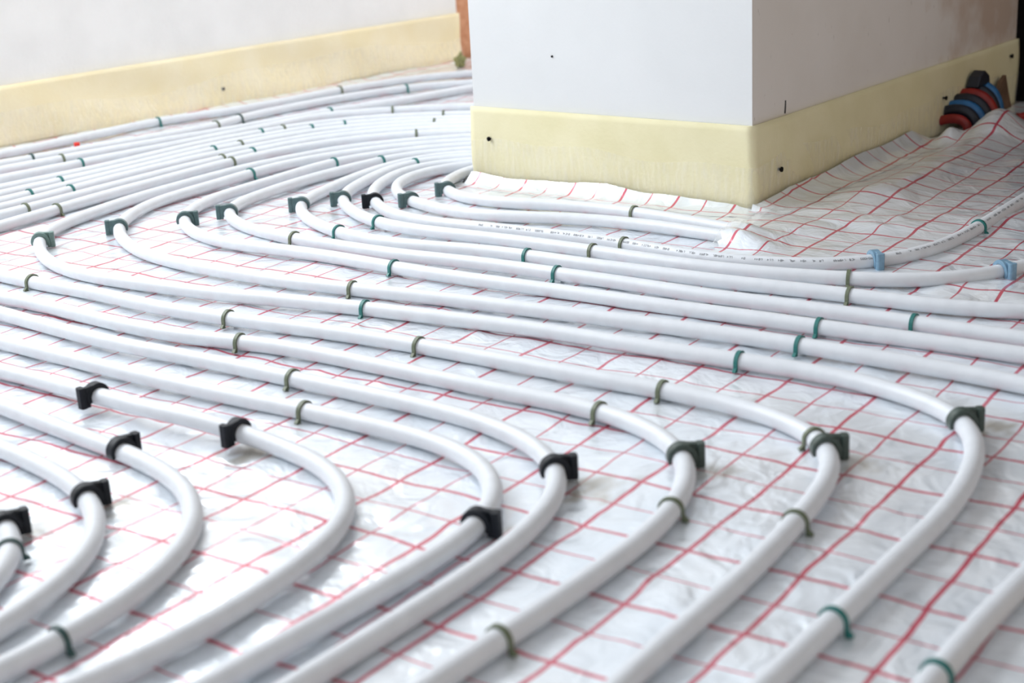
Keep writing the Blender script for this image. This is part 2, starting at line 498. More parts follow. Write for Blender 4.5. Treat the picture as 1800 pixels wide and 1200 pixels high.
# left wall strip
pl = np.array([L0 + DL*t for t in np.linspace(-2.2, 1.392, 160)])
ol = np.array([NL]*160)
LL = 3.592
def left_bulge(s, t):
    d = s * LL
    return 0.012*max(0, 0.55 - t)*(1 + 0.5*math.sin(d*5.1)) + 0.002*math.sin(d*13 + t*6) - (0.016*max(0, 0.14 - t)*7*0.25)
strip_l = ribbon(pl, ol, -0.008, HS, 14, left_bulge, TH*0.7, 'edge_strip', M['foamwall'])
tag(strip_l, 'cream foam edge strip along the foot of the left wall', 'insulation strip')
sL = np.linspace(0, LL, 420)
pl2 = np.array([L0 + DL*(t - 2.2) for t in sL]); ol2 = np.array([NL]*420)
sheet(pl2, ol2, 0.006, lambda d: 0.072 + 0.010*math.sin(d*6.3 + 1) + 0.006*math.sin(d*14), 8,
      lambda s, t: left_bulge(s, t*0.56) + 0.0035 + 0.004*(1-t)**2 + 0.0005*math.sin(s*LL*95)*(1-t), 'film_skirt', M['film'], strip_l, sL)

# nails pinned through the strips
def nail(p, nrm, r, label, group=None):
    q = Vector((p[0], p[1], p[2])) + Vector((nrm[0], nrm[1], 0)) * 0.006
    o = empty('nail', q, math.atan2(nrm[1], nrm[0]))
    V, F = tube([(-0.014, 0, 0), (-0.006, 0, 0), (-0.001, 0, 0)], r*0.5, 10); link_mesh('shank', V, F, M['postblack'], o)
    V, F = tube([(-0.001, 0, 0), (0.0, 0, 0), (0.0012, 0, 0)], r, 14); link_mesh('head', V, F, M['postblack'], o)
    tag(o, label, 'nail', group)
nail((-0.0176, 2.5609, 0.0764), N1, 0.0038, "black nail in the strip at the left end of the pillar's bright front")
nail((0.4305, 2.3095, 0.0498), N2, 0.0042, "black nail in the shaded strip just right of the pillar's near corner")
nail((0.8287, 2.7926, 0.0648), N2, 0.0040, "black nail in the shaded strip just left of the coloured conduits")
nail((-0.6574, 3.5919, 0.0413), NL, 0.0040, "small nail in the cream strip along the left wall")
nail((1.0330, 3.0400, 0.1000), N2, 0.0045, "black nail in the strip next to the black post")
nail((0.0871 - N1[0]*0.0115, 2.4798 - N1[1]*0.0115, 0.2201), N1, 0.0018, "tiny dark nail head in the white plaster of the pillar's front")

# scratch on the pillar's side
V, F = tube([(0.4495 - N2[0]*0.005, 2.3326 - N2[1]*0.005, 0.1320), (0.4505 - N2[0]*0.0052, 2.3338 - N2[1]*0.0052, 0.142), (0.4512 - N2[0]*0.0058, 2.3347 - N2[1]*0.0058, 0.152)], 0.0011, 6)
sc_ = link_mesh('scratch', V, F, M['steel'], pillar)

# ------------------------------------------------------------------ foil sheets
YAW = -0.624979036
GX, GY = 0.279104494, 1.30230169
cu, su = math.cos(YAW), math.sin(YAW)
def to_uv(x, y):
    dx, dy = x - GX, y - GY
    return cu*dx + su*dy, -su*dx + cu*dy
DIRT = [(0.0652, 1.2336, 0.026, 0.95), (-0.2577, 1.3648, 0.026, 0.85), (-0.6948, 2.247, 0.018, 0.4), (-0.2875, 2.3733, 0.022, 0.45), (-0.2191, 2.3815, 0.022, 0.5), (0.4551, 1.3277, 0.02, 0.75), (0.3083, 1.258, 0.022, 0.65), (0.1748, 1.2524, 0.02, 0.65), (-0.0048, 1.1434, 0.018, 0.8), (-0.3628, 1.2431, 0.02, 0.8), (0.5257, 1.7349, 0.014, 0.5), (0.5616, 1.7282, 0.02, 0.25), (0.4291, 1.9959, 0.02, 0.35), (-0.4242, 1.2065, 0.018, 0.7), (-0.3574, 1.3598, 0.012, 0.3), (-0.1398, 2.363, 0.014, 0.3), (-0.0817, 2.4406, 0.012, 0.3), (-0.3974, 1.6086, 0.02, 0.2), (0.4935, 1.8794, 0.014, 0.35)]
def make_foil(name, xs, ys, keep, height, wedge=None, res=None):
    Xg, Yg = np.meshgrid(xs, ys, indexing='ij')
    Zg = height(Xg, Yg)
    K = keep(Xg, Yg)
    nx, ny = Xg.shape
    idx = -np.ones((nx, ny), int)
    q = K[:-1, :-1] & K[1:, :-1] & K[1:, 1:] & K[:-1, 1:]
    used = np.zeros_like(K)
    used[:-1, :-1] |= q; used[1:, :-1] |= q; used[1:, 1:] |= q; used[:-1, 1:] |= q
    idx[used] = np.arange(used.sum())
    V = np.stack([Xg[used], Yg[used], Zg[used]], 1)
    ii, jj = np.nonzero(q)
    F = np.stack([idx[ii, jj], idx[ii+1, jj], idx[ii+1, jj+1], idx[ii, jj+1]], 1)
    me = bpy.data.meshes.new(name)
    me.vertices.add(len(V)); me.vertices.foreach_set('co', V.ravel())
    me.loops.add(F.size); me.loops.foreach_set('vertex_index', F.ravel().astype(np.int32))
    me.polygons.add(len(F)); me.polygons.foreach_set('loop_start', np.arange(0, F.size, 4, dtype=np.int32))
    me.update(calc_edges=True); me.validate()
    me.polygons.foreach_set('use_smooth', [True]*len(me.polygons))
    u, v = to_uv(V[:, 0], V[:, 1])
    at = me.attributes.new('sheet_uv', 'FLOAT_VECTOR', 'POINT')
    at.data.foreach_set('vector', np.stack([u, v, np.zeros_like(u)], 1).ravel())
    d = np.zeros(len(V))
    for (x, y, r, s) in DIRT:
        rr = np.hypot(V[:, 0]-x, V[:, 1]-y)
        nn = vnoise(V[:, 0]*130+x*90, V[:, 1]*130) + 0.7*vnoise(V[:, 0]*290, V[:, 1]*290+y*70)
        d = np.maximum(d, s*np.clip(1.25 - rr/r + nn*1.3, 0, 1)*(rr < r*1.8))
    at = me.attributes.new('dirt', 'FLOAT', 'POINT')
    at.data.foreach_set('value', np.clip(d, 0, 0.85))
    me.materials.append(M['foil'])
    o = bpy.data.objects.new(name, me); COL.objects.link(o)
    return o

def wrinkle(x, y):
    u, v = to_uv(x, y)
    a = vnoise(u*9+3, v*9) * 1.0 + vnoise(u*21, v*17+7)*0.7 + vnoise(u*47+11, v*39)*0.45
    b = 1 - np.abs(vnoise(u*13+31, v*11+5)*2)      # creases
    return a*0.0030 + (b**6)*0.0014 - 0.0013
def sdist(x, y, P0, nrm): return (x - P0[0])*nrm[0] + (y - P0[1])*nrm[1]
def along(x, y, P0, d): return (x - P0[0])*d[0] + (y - P0[1])*d[1]
def h_main(x, y):
    z = wrinkle(x, y)
    d1 = sdist(x, y, A1, N1); s1 = along(x, y, A1, D1)
    edge = np.clip(1 - (d1-0.006)/0.026, 0, 1)**1.5 * 0.017 * (0.85 + 0.7*vnoise(s1*11, s1*0+3)) * np.clip((0.575-s1)/0.12, 0, 1) * ((s1 > -0.005) & (s1 < 0.60) & (d1 > -0.004))
    dl = sdist(x, y, L0, NL)
    el = np.clip(1 - (dl-0.004)/0.05, 0, 1)**2 * 0.005
    return np.minimum(z, 0.0006) + edge + el
def keep_main(x, y):
    d = y
    fr = (np.abs(x) < 0.42*y + 0.45) & (y > 0.55)
    dl = sdist(x, y, L0, NL) > 0.040
    d1 = sdist(x, y, A1, N1); d2 = sdist(x, y, B1, N2)
    inside = (d1 < 0.036) & (d2 < 0.0) & (sdist(x, y, A1, -N2) < 0.56) & (along(x, y, A1, D1) > 0.0)
    inside |= (d1 < 0.0) & (d2 < 0.0) & (sdist(x, y, A1, -N2) < 0.56) & (along(x, y, A1, D1) > -0.02) & (along(x, y, A1, D1) < 0.02)
    far = (along(x, y, L0, DL) < 2.3) & ((along(x, y, B1, D2) < 1.25) | (sdist(x, y, B1, N2) < -0.56))
    return fr & dl & ~inside & far
xs = np.arange(-2.0, 1.8, 0.0085); ys = np.arange(0.6, 4.6, 0.0085)
foil = make_foil('insulation_foil', xs, ys, keep_main, h_main)
def edge_grid(name, P0, d, n, s_arr, d_arr, height, parent, zoff):
    V = []; 
    Sg, Dg = np.meshgrid(s_arr, d_arr, indexing='ij')
    X = P0[0] + d[0]*Sg + n[0]*Dg; Y = P0[1] + d[1]*Sg + n[1]*Dg
    Z = height(X, Y) + zoff
    ns, nd = X.shape
    F = [(i*nd+k, (i+1)*nd+k, (i+1)*nd+k+1, i*nd+k+1) for i in range(ns-1) for k in range(nd-1)]
    V = np.stack([X.ravel(), Y.ravel(), Z.ravel()], 1)
    o = link_mesh(name, V, F, M['foil'], parent)
    at = o.data.attributes.new('sheet_uv', 'FLOAT_VECTOR', 'POINT')
    u, v = to_uv(V[:, 0], V[:, 1])
    # print keeps its spacing up the turned-up part
    at.data.foreach_set('vector', np.stack([u, v, np.zeros_like(u)], 1).ravel())
    at = o.data.attributes.new('dirt', 'FLOAT', 'POINT'); at.data.foreach_set('value', np.zeros(len(V)))
    return o
edge_grid('turned_up_edge', A1, D1, N1, np.linspace(0.0, 0.575, 160), np.r_[np.linspace(0.0062, 0.03, 16), np.linspace(0.034, 0.052, 5)], h_main, foil, 0.0003)
edge_grid('turned_up_edge', L0, DL, NL, np.linspace(-1.2, 1.62, 260), np.r_[np.linspace(0.004, 0.04, 10), np.linspace(0.045, 0.056, 3)], h_main, foil, 0.0003)
tag(foil, 'large white foil sheet with red grid lying under all the pipes', 'foil sheet')

# second sheet overlapping by the pillar's right side; its edge climbs the strip
TA = flat(0.2902, 2.0390); TB = flat(0.4017, 2.2621)
ed = (TB - TA)/np.linalg.norm(TB - TA); en = flat(ed[1], -ed[0])
def h_second(x, y):
    z = 0.003 + np.maximum(wrinkle(x*1.0+0.4, y+0.2)*1.5, -0.0015)
    s = along(x, y, B1, D2); d = sdist(x, y, B1, N2)
    # hump over the two pipe ends
    lumps = 0.010*vnoise(x*11+5, y*9+2) + 0.006*vnoise(x*23+1, y*21+9)
    for (ex, ey), (tx, ty) in HUMPS:
        al = (x-ex)*tx + (y-ey)*ty
        ac = np.abs(-(x-ex)*ty + (y-ey)*tx)
        z = z + 0.0190*np.exp(-(ac/0.021)**2)*np.clip((al+0.04)/0.025, 0, 1)*np.clip(1 - (al-0.02)/0.10, 0, 1)**1.6
    z = z + 0.009*np.exp(-((x-0.416)**2 + (y-2.124)**2)/0.075**2)
    z = np.minimum(z, 0.0225) + np.maximum(lumps, -0.002)*np.clip((sdist(x, y, TA, en)-0.02)/0.08, 0, 1)
    # rise along the strip
    rise = np.clip(1 - (d-0.008)/0.05, 0, 1)**2 * (0.012 + 0.012*np.clip(s/0.6, 0, 1) + 0.010*vnoise(s*9, s*0))*(s > -0.02)*np.clip((0.63-s)/0.08, 0.15, 1)
    lump = 0.016*np.exp(-((d-0.13)/0.05)**2)*np.clip(s/0.15, 0, 1)*(0.6+1.2*vnoise(s*6+4, d*3))
    flap = 0.036*np.exp(-((s-0.69)/0.075)**2 - ((d-0.108)/0.045)**2) + 0.024*np.exp(-((s-0.60)/0.03)**2 - ((d-0.058)/0.018)**2)
    z = np.maximum(z, 0.0022) + rise + np.maximum(lump, 0) + flap
    # the near side dives under the pipes and lies flush with the first sheet
    fr = sdist(x, y, TA + N1*0.062, N1)
    z = z - np.clip((fr+0.02)/0.045, 0, 1)**1.5*0.010
    return z
def keep_second(x, y):
    a = sdist(x, y, TA, en) > 0
    d2 = sdist(x, y, B1, N2); s = along(x, y, B1, D2)
    out = (d2 > 0.052) | (s < -0.03)
    out &= s < 0.60 + (d2-0.05)*1.65
    front = sdist(x, y, TA + N1*0.085, N1) < 0.0
    return a & out & front & (x < 1.75) & (s < 1.25)
HUMPS = [((0.3184, 2.0552), (0.7268, -0.6869)), ((0.3269, 2.1024), (0.6838, -0.7297))]
END8, DIR8 = HUMPS[0]

xs = np.arange(0.27, 1.8, 0.0065); ys = np.arange(1.35, 3.3, 0.0065)
foil2 = make_foil('insulation_foil', xs, ys, keep_second, h_second)
edge_grid('turned_up_edge', B1, D2, N2, np.linspace(-0.035, 0.60, 180), np.r_[np.linspace(0.0075, 0.05, 20), np.linspace(0.053, 0.066, 4)], h_second, foil2, 0.0003)
tag(foil2, "smaller wavy red-gridded foil sheet at the pillar's right side, covering two pipe ends", 'foil sheet')

# clear tape over the seam
V = []; F = []
nT = 40
for i in range(nT):
    t = -0.04 + 1.02*i/(nT-1)
    for k in range(7):
        w = (k-3)/3*0.021
        q = TA + (TB-TA)*t + en*w
        zz = float(max(h_main(np.array([q[0]]), np.array([q[1]]))[0], h_second(np.array([q[0]]), np.array([q[1]]))[0] if w > -0.004 else 0)) + 0.002
        V.append((q[0], q[1], zz))
for i in range(nT-1):
    for k in range(6):
        a = i*7+k
        F.append((a, a+1, a+8, a+7))
tp = link_mesh('clear_tape', V, F, M['tape'])
tag(tp, "strip of clear tape over the foil seam at the pillar's near corner", 'tape')

# ------------------------------------------------------------------ pipes
PIPES = {
'M3': [[-13584,26887,94],[-13411,27067,94],[-13238,27248,94],[-13065,27428,94],[-12892,27608,94],[-12719,27789,94],[-12546,27969,94],[-12373,28150,94],[-12200,28330,94],[-12027,28511,94],[-11854,28691,94],[-11681,28871,94],[-11508,29052,94],[-11334,29232,94],[-11161,29413,94],[-10988,29593,94],[-10815,29774,94],[-10642,29955,94],[-10468,30136,94],[-10295,30317,94],[-10121,30498,94],[-9950,30681,94],[-9780,30866,94],[-9615,31054,94],[-9455,31246,94],[-9299,31443,94],[-9146,31642,94],[-8996,31842,94],[-8845,32043,94],[-8693,32243,94],[-8539,32441,94],[-8383,32637,94],[-8224,32830,94],[-8061,33020,94],[-7892,33205,94],[-7715,33381,94],[-7530,33549,94],[-7337,33706,94],[-7135,33854,94],[-6929,33996,94],[-6721,34135,94],[-6513,34275,94],[-6309,34419,94],[-6110,34571,94],[-5918,34730,94],[-5730,34896,94],[-5548,35068,94],[-5368,35243,94],[-5192,35421,94],[-5019,35603,94],[-4849,35787,94],[-4682,35974,94],[-4515,36161,94],[-4347,36347,94],[-4176,36530,94],[-4000,36708,94],[-3818,36881,94],[-3631,37047,94],[-3438,37207,94],[-3242,37362,94],[-3041,37512,94],[-2836,37657,94],[-2628,37795,94],[-2415,37927,94],[-2197,38050,94],[-1974,38161,94],[-1745,38259,94],[-1511,38343,94],[-1273,38417,94],[-1032,38483,94],[-790,38548,94],[-548,38616,94],[-308,38687,94],[-68,38760,94]],
'M2': [[-13423,26025,94],[-13238,26194,94],[-13054,26363,94],[-12870,26531,94],[-12686,26700,94],[-12501,26869,94],[-12317,27038,94],[-12133,27207,94],[-11948,27376,94],[-11764,27545,94],[-11580,27714,94],[-11395,27883,94],[-11211,28052,94],[-11027,28221,94],[-10843,28390,94],[-10658,28559,94],[-10474,28727,94],[-10289,28895,94],[-10102,29061,94],[-9912,29223,94],[-9720,29382,94],[-9526,29540,94],[-9334,29699,94],[-9145,29862,94],[-8959,30028,94],[-8775,30197,94],[-8591,30366,94],[-8404,30531,94],[-8214,30692,94],[-8020,30849,94],[-7824,31003,94],[-7628,31158,94],[-7434,31315,94],[-7243,31476,94],[-7054,31639,94],[-6867,31805,94],[-6684,31973,94],[-6509,32148,94],[-6347,32332,94],[-6203,32528,94],[-6078,32738,94],[-5965,32956,94],[-5855,33176,94],[-5737,33392,94],[-5604,33600,94],[-5457,33799,94],[-5297,33989,94],[-5129,34173,94],[-4957,34354,94],[-4783,34533,94],[-4608,34712,94],[-4434,34891,94],[-4259,35069,94],[-4081,35244,94],[-3898,35414,94],[-3710,35576,94],[-3514,35731,94],[-3314,35879,94],[-3109,36022,94],[-2903,36162,94],[-2694,36297,94],[-2481,36425,94],[-2262,36541,94],[-2036,36641,94],[-1803,36723,94],[-1564,36785,94],[-1321,36830,94],[-1075,36859,94],[-827,36873,94],[-578,36875,94],[-328,36868,94],[-79,36856,94]],
'P': [[-13001,25129,94],[-12828,25309,94],[-12655,25490,94],[-12482,25671,94],[-12310,25851,94],[-12137,26032,94],[-11964,26213,94],[-11791,26393,94],[-11619,26574,94],[-11446,26755,94],[-11273,26936,94],[-11100,27116,94],[-10928,27297,94],[-10755,27478,94],[-10582,27658,94],[-10410,27839,94],[-10237,28020,94],[-10064,28199,94],[-9890,28377,94],[-9713,28553,94],[-9534,28725,94],[-9351,28894,94],[-9166,29061,94],[-8980,29226,94],[-8794,29391,94],[-8608,29557,94],[-8423,29723,94],[-8237,29889,94],[-8050,30053,94],[-7862,30216,94],[-7671,30376,94],[-7478,30533,94],[-7283,30687,94],[-7085,30838,94],[-6886,30987,94],[-6685,31135,94],[-6485,31283,94],[-6286,31432,94],[-6089,31584,94],[-5896,31740,94],[-5705,31900,94],[-5517,32063,94],[-5329,32226,94],[-5140,32387,94],[-4950,32547,94],[-4760,32708,94],[-4573,32871,94],[-4388,33037,94],[-4206,33206,94],[-4024,33374,94],[-3837,33536,94],[-3643,33690,94],[-3443,33836,94],[-3238,33976,94],[-3031,34114,94],[-2824,34252,94],[-2619,34392,94],[-2417,34537,94],[-2220,34688,94],[-2029,34847,94],[-1843,35011,94],[-1660,35179,94],[-1476,35345,94],[-1288,35508,94],[-1096,35665,94],[-899,35817,94],[-698,35963,94],[-494,36106,94],[-288,36246,94],[-82,36385,94]],
'Q': [[-12309,23866,94],[-12160,24066,94],[-12010,24266,94],[-11860,24466,94],[-11711,24667,94],[-11561,24867,94],[-11411,25067,94],[-11262,25267,94],[-11112,25468,94],[-10962,25668,94],[-10813,25868,94],[-10663,26068,94],[-10513,26269,94],[-10364,26469,94],[-10214,26669,94],[-10065,26870,94],[-9915,27069,94],[-9763,27268,94],[-9608,27462,94],[-9447,27651,94],[-9277,27833,94],[-9100,28008,94],[-8919,28178,94],[-8737,28348,94],[-8556,28520,94],[-8377,28694,94],[-8200,28870,94],[-8025,29048,94],[-7850,29226,94],[-7674,29403,94],[-7495,29577,94],[-7314,29749,94],[-7132,29920,94],[-6948,30089,94],[-6764,30257,94],[-6581,30427,94],[-6400,30599,94],[-6222,30774,94],[-6046,30950,94],[-5869,31126,94],[-5690,31300,94],[-5510,31472,94],[-5329,31643,94],[-5150,31817,94],[-4976,31994,94],[-4805,32176,94],[-4635,32358,94],[-4464,32537,94],[-4286,32707,94],[-4097,32861,94],[-3894,32991,94],[-3676,33094,94],[-3446,33170,94],[-3206,33224,94],[-2962,33260,94],[-2714,33285,94],[-2466,33301,94],[-2216,33311,94],[-1967,33318,94],[-1717,33322,94],[-1468,33321,94],[-1218,33315,94],[-969,33304,94],[-720,33287,94],[-472,33264,94],[-224,33237,94],[-100,33223,94]],
'N6': [[-12101,23046,94],[-11946,23243,94],[-11791,23439,94],[-11637,23635,94],[-11482,23832,94],[-11327,24028,94],[-11173,24225,94],[-11018,24421,94],[-10863,24617,94],[-10709,24814,94],[-10554,25010,94],[-10399,25207,94],[-10245,25403,94],[-10090,25600,94],[-9935,25796,94],[-9781,25992,94],[-9626,26188,94],[-9470,26383,94],[-9312,26576,94],[-9150,26765,94],[-8982,26948,94],[-8809,27128,94],[-8633,27304,94],[-8455,27478,94],[-8277,27653,94],[-8100,27830,94],[-7927,28009,94],[-7759,28192,94],[-7595,28380,94],[-7438,28573,94],[-7285,28769,94],[-7135,28968,94],[-6984,29167,94],[-6833,29365,94],[-6679,29561,94],[-6523,29756,94],[-6363,29947,94],[-6200,30135,94],[-6032,30320,94],[-5860,30499,94],[-5682,30673,94],[-5499,30842,94],[-5310,31005,94],[-5118,31164,94],[-4923,31319,94],[-4725,31470,94],[-4523,31614,94],[-4315,31750,94],[-4101,31873,94],[-3879,31983,94],[-3651,32079,94],[-3417,32161,94],[-3179,32229,94],[-2937,32284,94],[-2693,32324,94],[-2446,32348,94],[-2199,32358,94],[-1951,32354,94],[-1703,32339,94],[-1455,32317,94],[-1208,32288,94],[-961,32255,94],[-715,32214,94],[-471,32167,94],[-228,32114,94],[-106,32086,94]],
'N5': [[-11749,22337,94],[-11604,22540,94],[-11460,22740,94],[-11318,22934,94],[-11180,23119,94],[-11046,23295,94],[-10819,23607,94],[-10698,23790,94],[-10571,23978,94],[-10436,24174,94],[-10295,24374,94],[-10151,24576,94],[-10007,24780,94],[-9862,24983,94],[-9716,25187,94],[-9571,25390,94],[-9426,25594,94],[-9280,25796,94],[-9131,25997,94],[-8978,26195,94],[-8819,26388,94],[-8656,26577,94],[-8489,26763,94],[-8320,26948,94],[-8151,27132,94],[-7981,27316,94],[-7812,27500,94],[-7646,27687,94],[-7482,27876,94],[-7321,28067,94],[-7164,28262,94],[-7009,28458,94],[-6856,28656,94],[-6704,28855,94],[-6553,29054,94],[-6400,29252,94],[-6243,29447,94],[-6082,29638,94],[-5914,29823,94],[-5741,30002,94],[-5560,30175,94],[-5375,30342,94],[-5185,30505,94],[-4992,30664,94],[-4798,30822,94],[-4602,30977,94],[-4403,31128,94],[-4200,31272,94],[-3991,31403,94],[-3773,31518,94],[-3546,31613,94],[-3311,31686,94],[-3070,31740,94],[-2825,31776,94],[-2577,31800,94],[-2328,31813,94],[-2078,31816,94],[-1829,31809,94],[-1581,31791,94],[-1333,31762,94],[-1087,31723,94],[-841,31677,94],[-597,31624,94],[-353,31568,94],[-110,31509,94]],
'N4': [[-11614,21808,94],[-11466,22010,94],[-11322,22215,94],[-11175,22414,94],[-11028,22607,94],[-10890,22796,94],[-10763,22975,94],[-10644,23143,94],[-10410,23450,94],[-10270,23635,94],[-10127,23827,94],[-9981,24024,94],[-9834,24223,94],[-9685,24424,94],[-9537,24625,94],[-9389,24827,94],[-9241,25027,94],[-9092,25228,94],[-8942,25427,94],[-8790,25624,94],[-8636,25819,94],[-8480,26013,94],[-8324,26207,94],[-8168,26401,94],[-8013,26597,94],[-7860,26793,94],[-7707,26989,94],[-7553,27185,94],[-7399,27380,94],[-7244,27575,94],[-7089,27770,94],[-6935,27966,94],[-6782,28162,94],[-6630,28359,94],[-6480,28558,94],[-6330,28756,94],[-6177,28953,94],[-6020,29146,94],[-5858,29334,94],[-5690,29517,94],[-5516,29694,94],[-5337,29866,94],[-5153,30033,94],[-4964,30196,94],[-4773,30355,94],[-4579,30510,94],[-4381,30660,94],[-4179,30802,94],[-3970,30932,94],[-3752,31045,94],[-3526,31139,94],[-3292,31214,94],[-3052,31273,94],[-2809,31318,94],[-2563,31352,94],[-2317,31375,94],[-2069,31386,94],[-1821,31385,94],[-1574,31371,94],[-1328,31345,94],[-1083,31306,94],[-839,31259,94],[-596,31205,94],[-354,31148,94],[-112,31090,94]],
'N3': [[-11387,21230,94],[-11259,21436,94],[-11151,21652,94],[-11084,21892,94],[-10958,22195,94],[-10728,22311,94],[-10547,22463,94],[-10400,22635,94],[-10268,22815,94],[-10039,23120,94],[-9913,23293,94],[-9779,23479,94],[-9639,23673,94],[-9495,23874,94],[-9350,24076,94],[-9205,24279,94],[-9060,24482,94],[-8914,24685,94],[-8767,24887,94],[-8618,25087,94],[-8468,25286,94],[-8318,25485,94],[-8169,25685,94],[-8023,25886,94],[-7880,26090,94],[-7739,26296,94],[-7599,26502,94],[-7457,26707,94],[-7313,26910,94],[-7166,27111,94],[-7016,27310,94],[-6864,27508,94],[-6710,27704,94],[-6557,27900,94],[-6402,28096,94],[-6247,28290,94],[-6088,28482,94],[-5924,28669,94],[-5754,28851,94],[-5578,29026,94],[-5395,29196,94],[-5208,29360,94],[-5018,29520,94],[-4827,29680,94],[-4634,29838,94],[-4441,29996,94],[-4246,30149,94],[-4046,30296,94],[-3839,30431,94],[-3624,30551,94],[-3400,30654,94],[-3169,30741,94],[-2932,30813,94],[-2692,30872,94],[-2448,30919,94],[-2203,30954,94],[-1956,30975,94],[-1708,30982,94],[-1461,30975,94],[-1213,30955,94],[-967,30922,94],[-722,30880,94],[-478,30830,94],[-235,30776,94],[-114,30748,94]],
'N2': [[-11247,20698,94],[-11100,20896,94],[-10954,21090,94],[-10811,21276,94],[-10674,21453,94],[-10544,21628,94],[-10332,21933,94],[-10202,22116,94],[-10069,22290,94],[-9935,22453,94],[-9707,22749,94],[-9584,22933,94],[-9453,23123,94],[-9314,23319,94],[-9169,23517,94],[-9022,23718,94],[-8874,23919,94],[-8725,24121,94],[-8576,24322,94],[-8427,24524,94],[-8277,24725,94],[-8126,24925,94],[-7975,25126,94],[-7824,25326,94],[-7674,25527,94],[-7526,25730,94],[-7379,25933,94],[-7232,26137,94],[-7086,26341,94],[-6938,26543,94],[-6789,26745,94],[-6640,26947,94],[-6490,27149,94],[-6340,27350,94],[-6189,27550,94],[-6036,27749,94],[-5878,27944,94],[-5717,28135,94],[-5551,28323,94],[-5384,28510,94],[-5216,28696,94],[-5047,28882,94],[-4877,29066,94],[-4704,29247,94],[-4526,29424,94],[-4342,29593,94],[-4151,29754,94],[-3952,29903,94],[-3743,30038,94],[-3526,30159,94],[-3301,30263,94],[-3068,30352,94],[-2830,30425,94],[-2588,30483,94],[-2343,30528,94],[-2095,30558,94],[-1847,30574,94],[-1598,30575,94],[-1349,30561,94],[-1100,30535,94],[-853,30498,94],[-606,30453,94],[-361,30401,94],[-116,30347,94]],
'N1': [[-10854,19789,94],[-10713,19995,94],[-10572,20201,94],[-10432,20406,94],[-10295,20606,94],[-10163,20797,94],[-10040,20975,94],[-9925,21139,94],[-9637,21525,94],[-9541,21682,94],[-9436,21844,94],[-9322,22008,94],[-9114,22297,94],[-8994,22491,94],[-8868,22688,94],[-8735,22889,94],[-8597,23093,94],[-8459,23300,94],[-8321,23508,94],[-8187,23718,94],[-8055,23930,94],[-7925,24143,94],[-7795,24356,94],[-7664,24568,94],[-7534,24781,94],[-7403,24994,94],[-7274,25207,94],[-7142,25419,94],[-7007,25629,94],[-6868,25836,94],[-6724,26040,94],[-6578,26242,94],[-6431,26444,94],[-6285,26647,94],[-6141,26851,94],[-5997,27055,94],[-5854,27259,94],[-5710,27464,94],[-5566,27667,94],[-5417,27866,94],[-5262,28060,94],[-5099,28246,94],[-4930,28427,94],[-4756,28604,94],[-4581,28780,94],[-4401,28951,94],[-4216,29115,94],[-4021,29268,94],[-3817,29407,94],[-3604,29535,94],[-3385,29653,94],[-3161,29760,94],[-2932,29856,94],[-2699,29937,94],[-2460,30002,94],[-2218,30049,94],[-1972,30081,94],[-1724,30098,94],[-1476,30105,94],[-1227,30101,94],[-978,30087,94],[-731,30062,94],[-485,30025,94],[-241,29980,94],[-118,29956,94]],
'K1': [[-121,29449,94],[-370,29451,94],[-619,29447,94],[-868,29434,94],[-1116,29410,94],[-1363,29377,94],[-1609,29335,94],[-1853,29287,94],[-2096,29230,94],[-2337,29166,94],[-2574,29090,94],[-2806,29003,94],[-3032,28901,94],[-3250,28785,94],[-3459,28652,94],[-3659,28506,94],[-3852,28350,94],[-4041,28188,94],[-4228,28023,94],[-4412,27855,94],[-4591,27683,94],[-4763,27503,94],[-4925,27316,94],[-5080,27121,94],[-5230,26922,94],[-5378,26720,94],[-5525,26518,94],[-5671,26315,94],[-5816,26112,94],[-5960,25908,94],[-6101,25702,94],[-6237,25493,94],[-6366,25279,94],[-6488,25062,94],[-6603,24841,94],[-6713,24617,94],[-6819,24390,94],[-6920,24163,94],[-7015,23933,94],[-7099,23701,94],[-7165,23465,94],[-7206,23226,94],[-7218,22984,94],[-7201,22741,94],[-7160,22499,94],[-7099,22260,94],[-7023,22024,94],[-6933,21792,94],[-6829,21567,94],[-6712,21348,94],[-6582,21138,94],[-6437,20936,94],[-6280,20745,94],[-6110,20564,94],[-5929,20395,94],[-5737,20238,94],[-5536,20092,94],[-5329,19953,94],[-5119,19819,94],[-4907,19686,94],[-4696,19553,94],[-4484,19421,94],[-4271,19290,94],[-4056,19164,94],[-3838,19042,94],[-3617,18926,94],[-3394,18813,94],[-3170,18702,94],[-2947,18590,94],[-2724,18476,94],[-2502,18362,94],[-2281,18246,94],[-2060,18129,94],[-1840,18011,94],[-1621,17890,94],[-1403,17767,94],[-1187,17643,94],[-970,17517,94],[-754,17392,94],[-539,17265,94],[-324,17137,94],[-110,17007,94],[101,16875,94],[311,16739,94],[518,16599,94],[723,16456,94],[925,16310,94],[1127,16162,94],[1329,16015,94],[1533,15871,94],[1738,15728,94],[1946,15589,94],[2155,15452,94],[2363,15314,94],[2571,15176,94],[2777,15034,94],[2979,14888,94],[3174,14734,94],[3361,14571,94],[3536,14396,94],[3699,14211,94],[3848,14014,94],[3978,13807,94],[4085,13591,94],[4159,13365,94],[4195,13132,94],[4192,12895,94],[4155,12657,94],[4090,12421,94],[4004,12190,94],[3903,11964,94],[3790,11742,94],[3667,11526,94],[3534,11315,94],[3394,11109,94],[3247,10908,94],[3095,10710,94],[2941,10514,94],[2788,10316,94],[2636,10118,94],[2485,9919,94],[2333,9721,94],[2179,9524,94],[2025,9327,94],[1871,9130,94],[1717,8933,94],[1564,8736,94],[1411,8538,94],[1258,8340,94],[1105,8143,94],[952,7945,94],[799,7747,94],[645,7550,94],[492,7352,94],[339,7154,94],[186,6957,94],[33,6759,94],[-44,6660,94]],
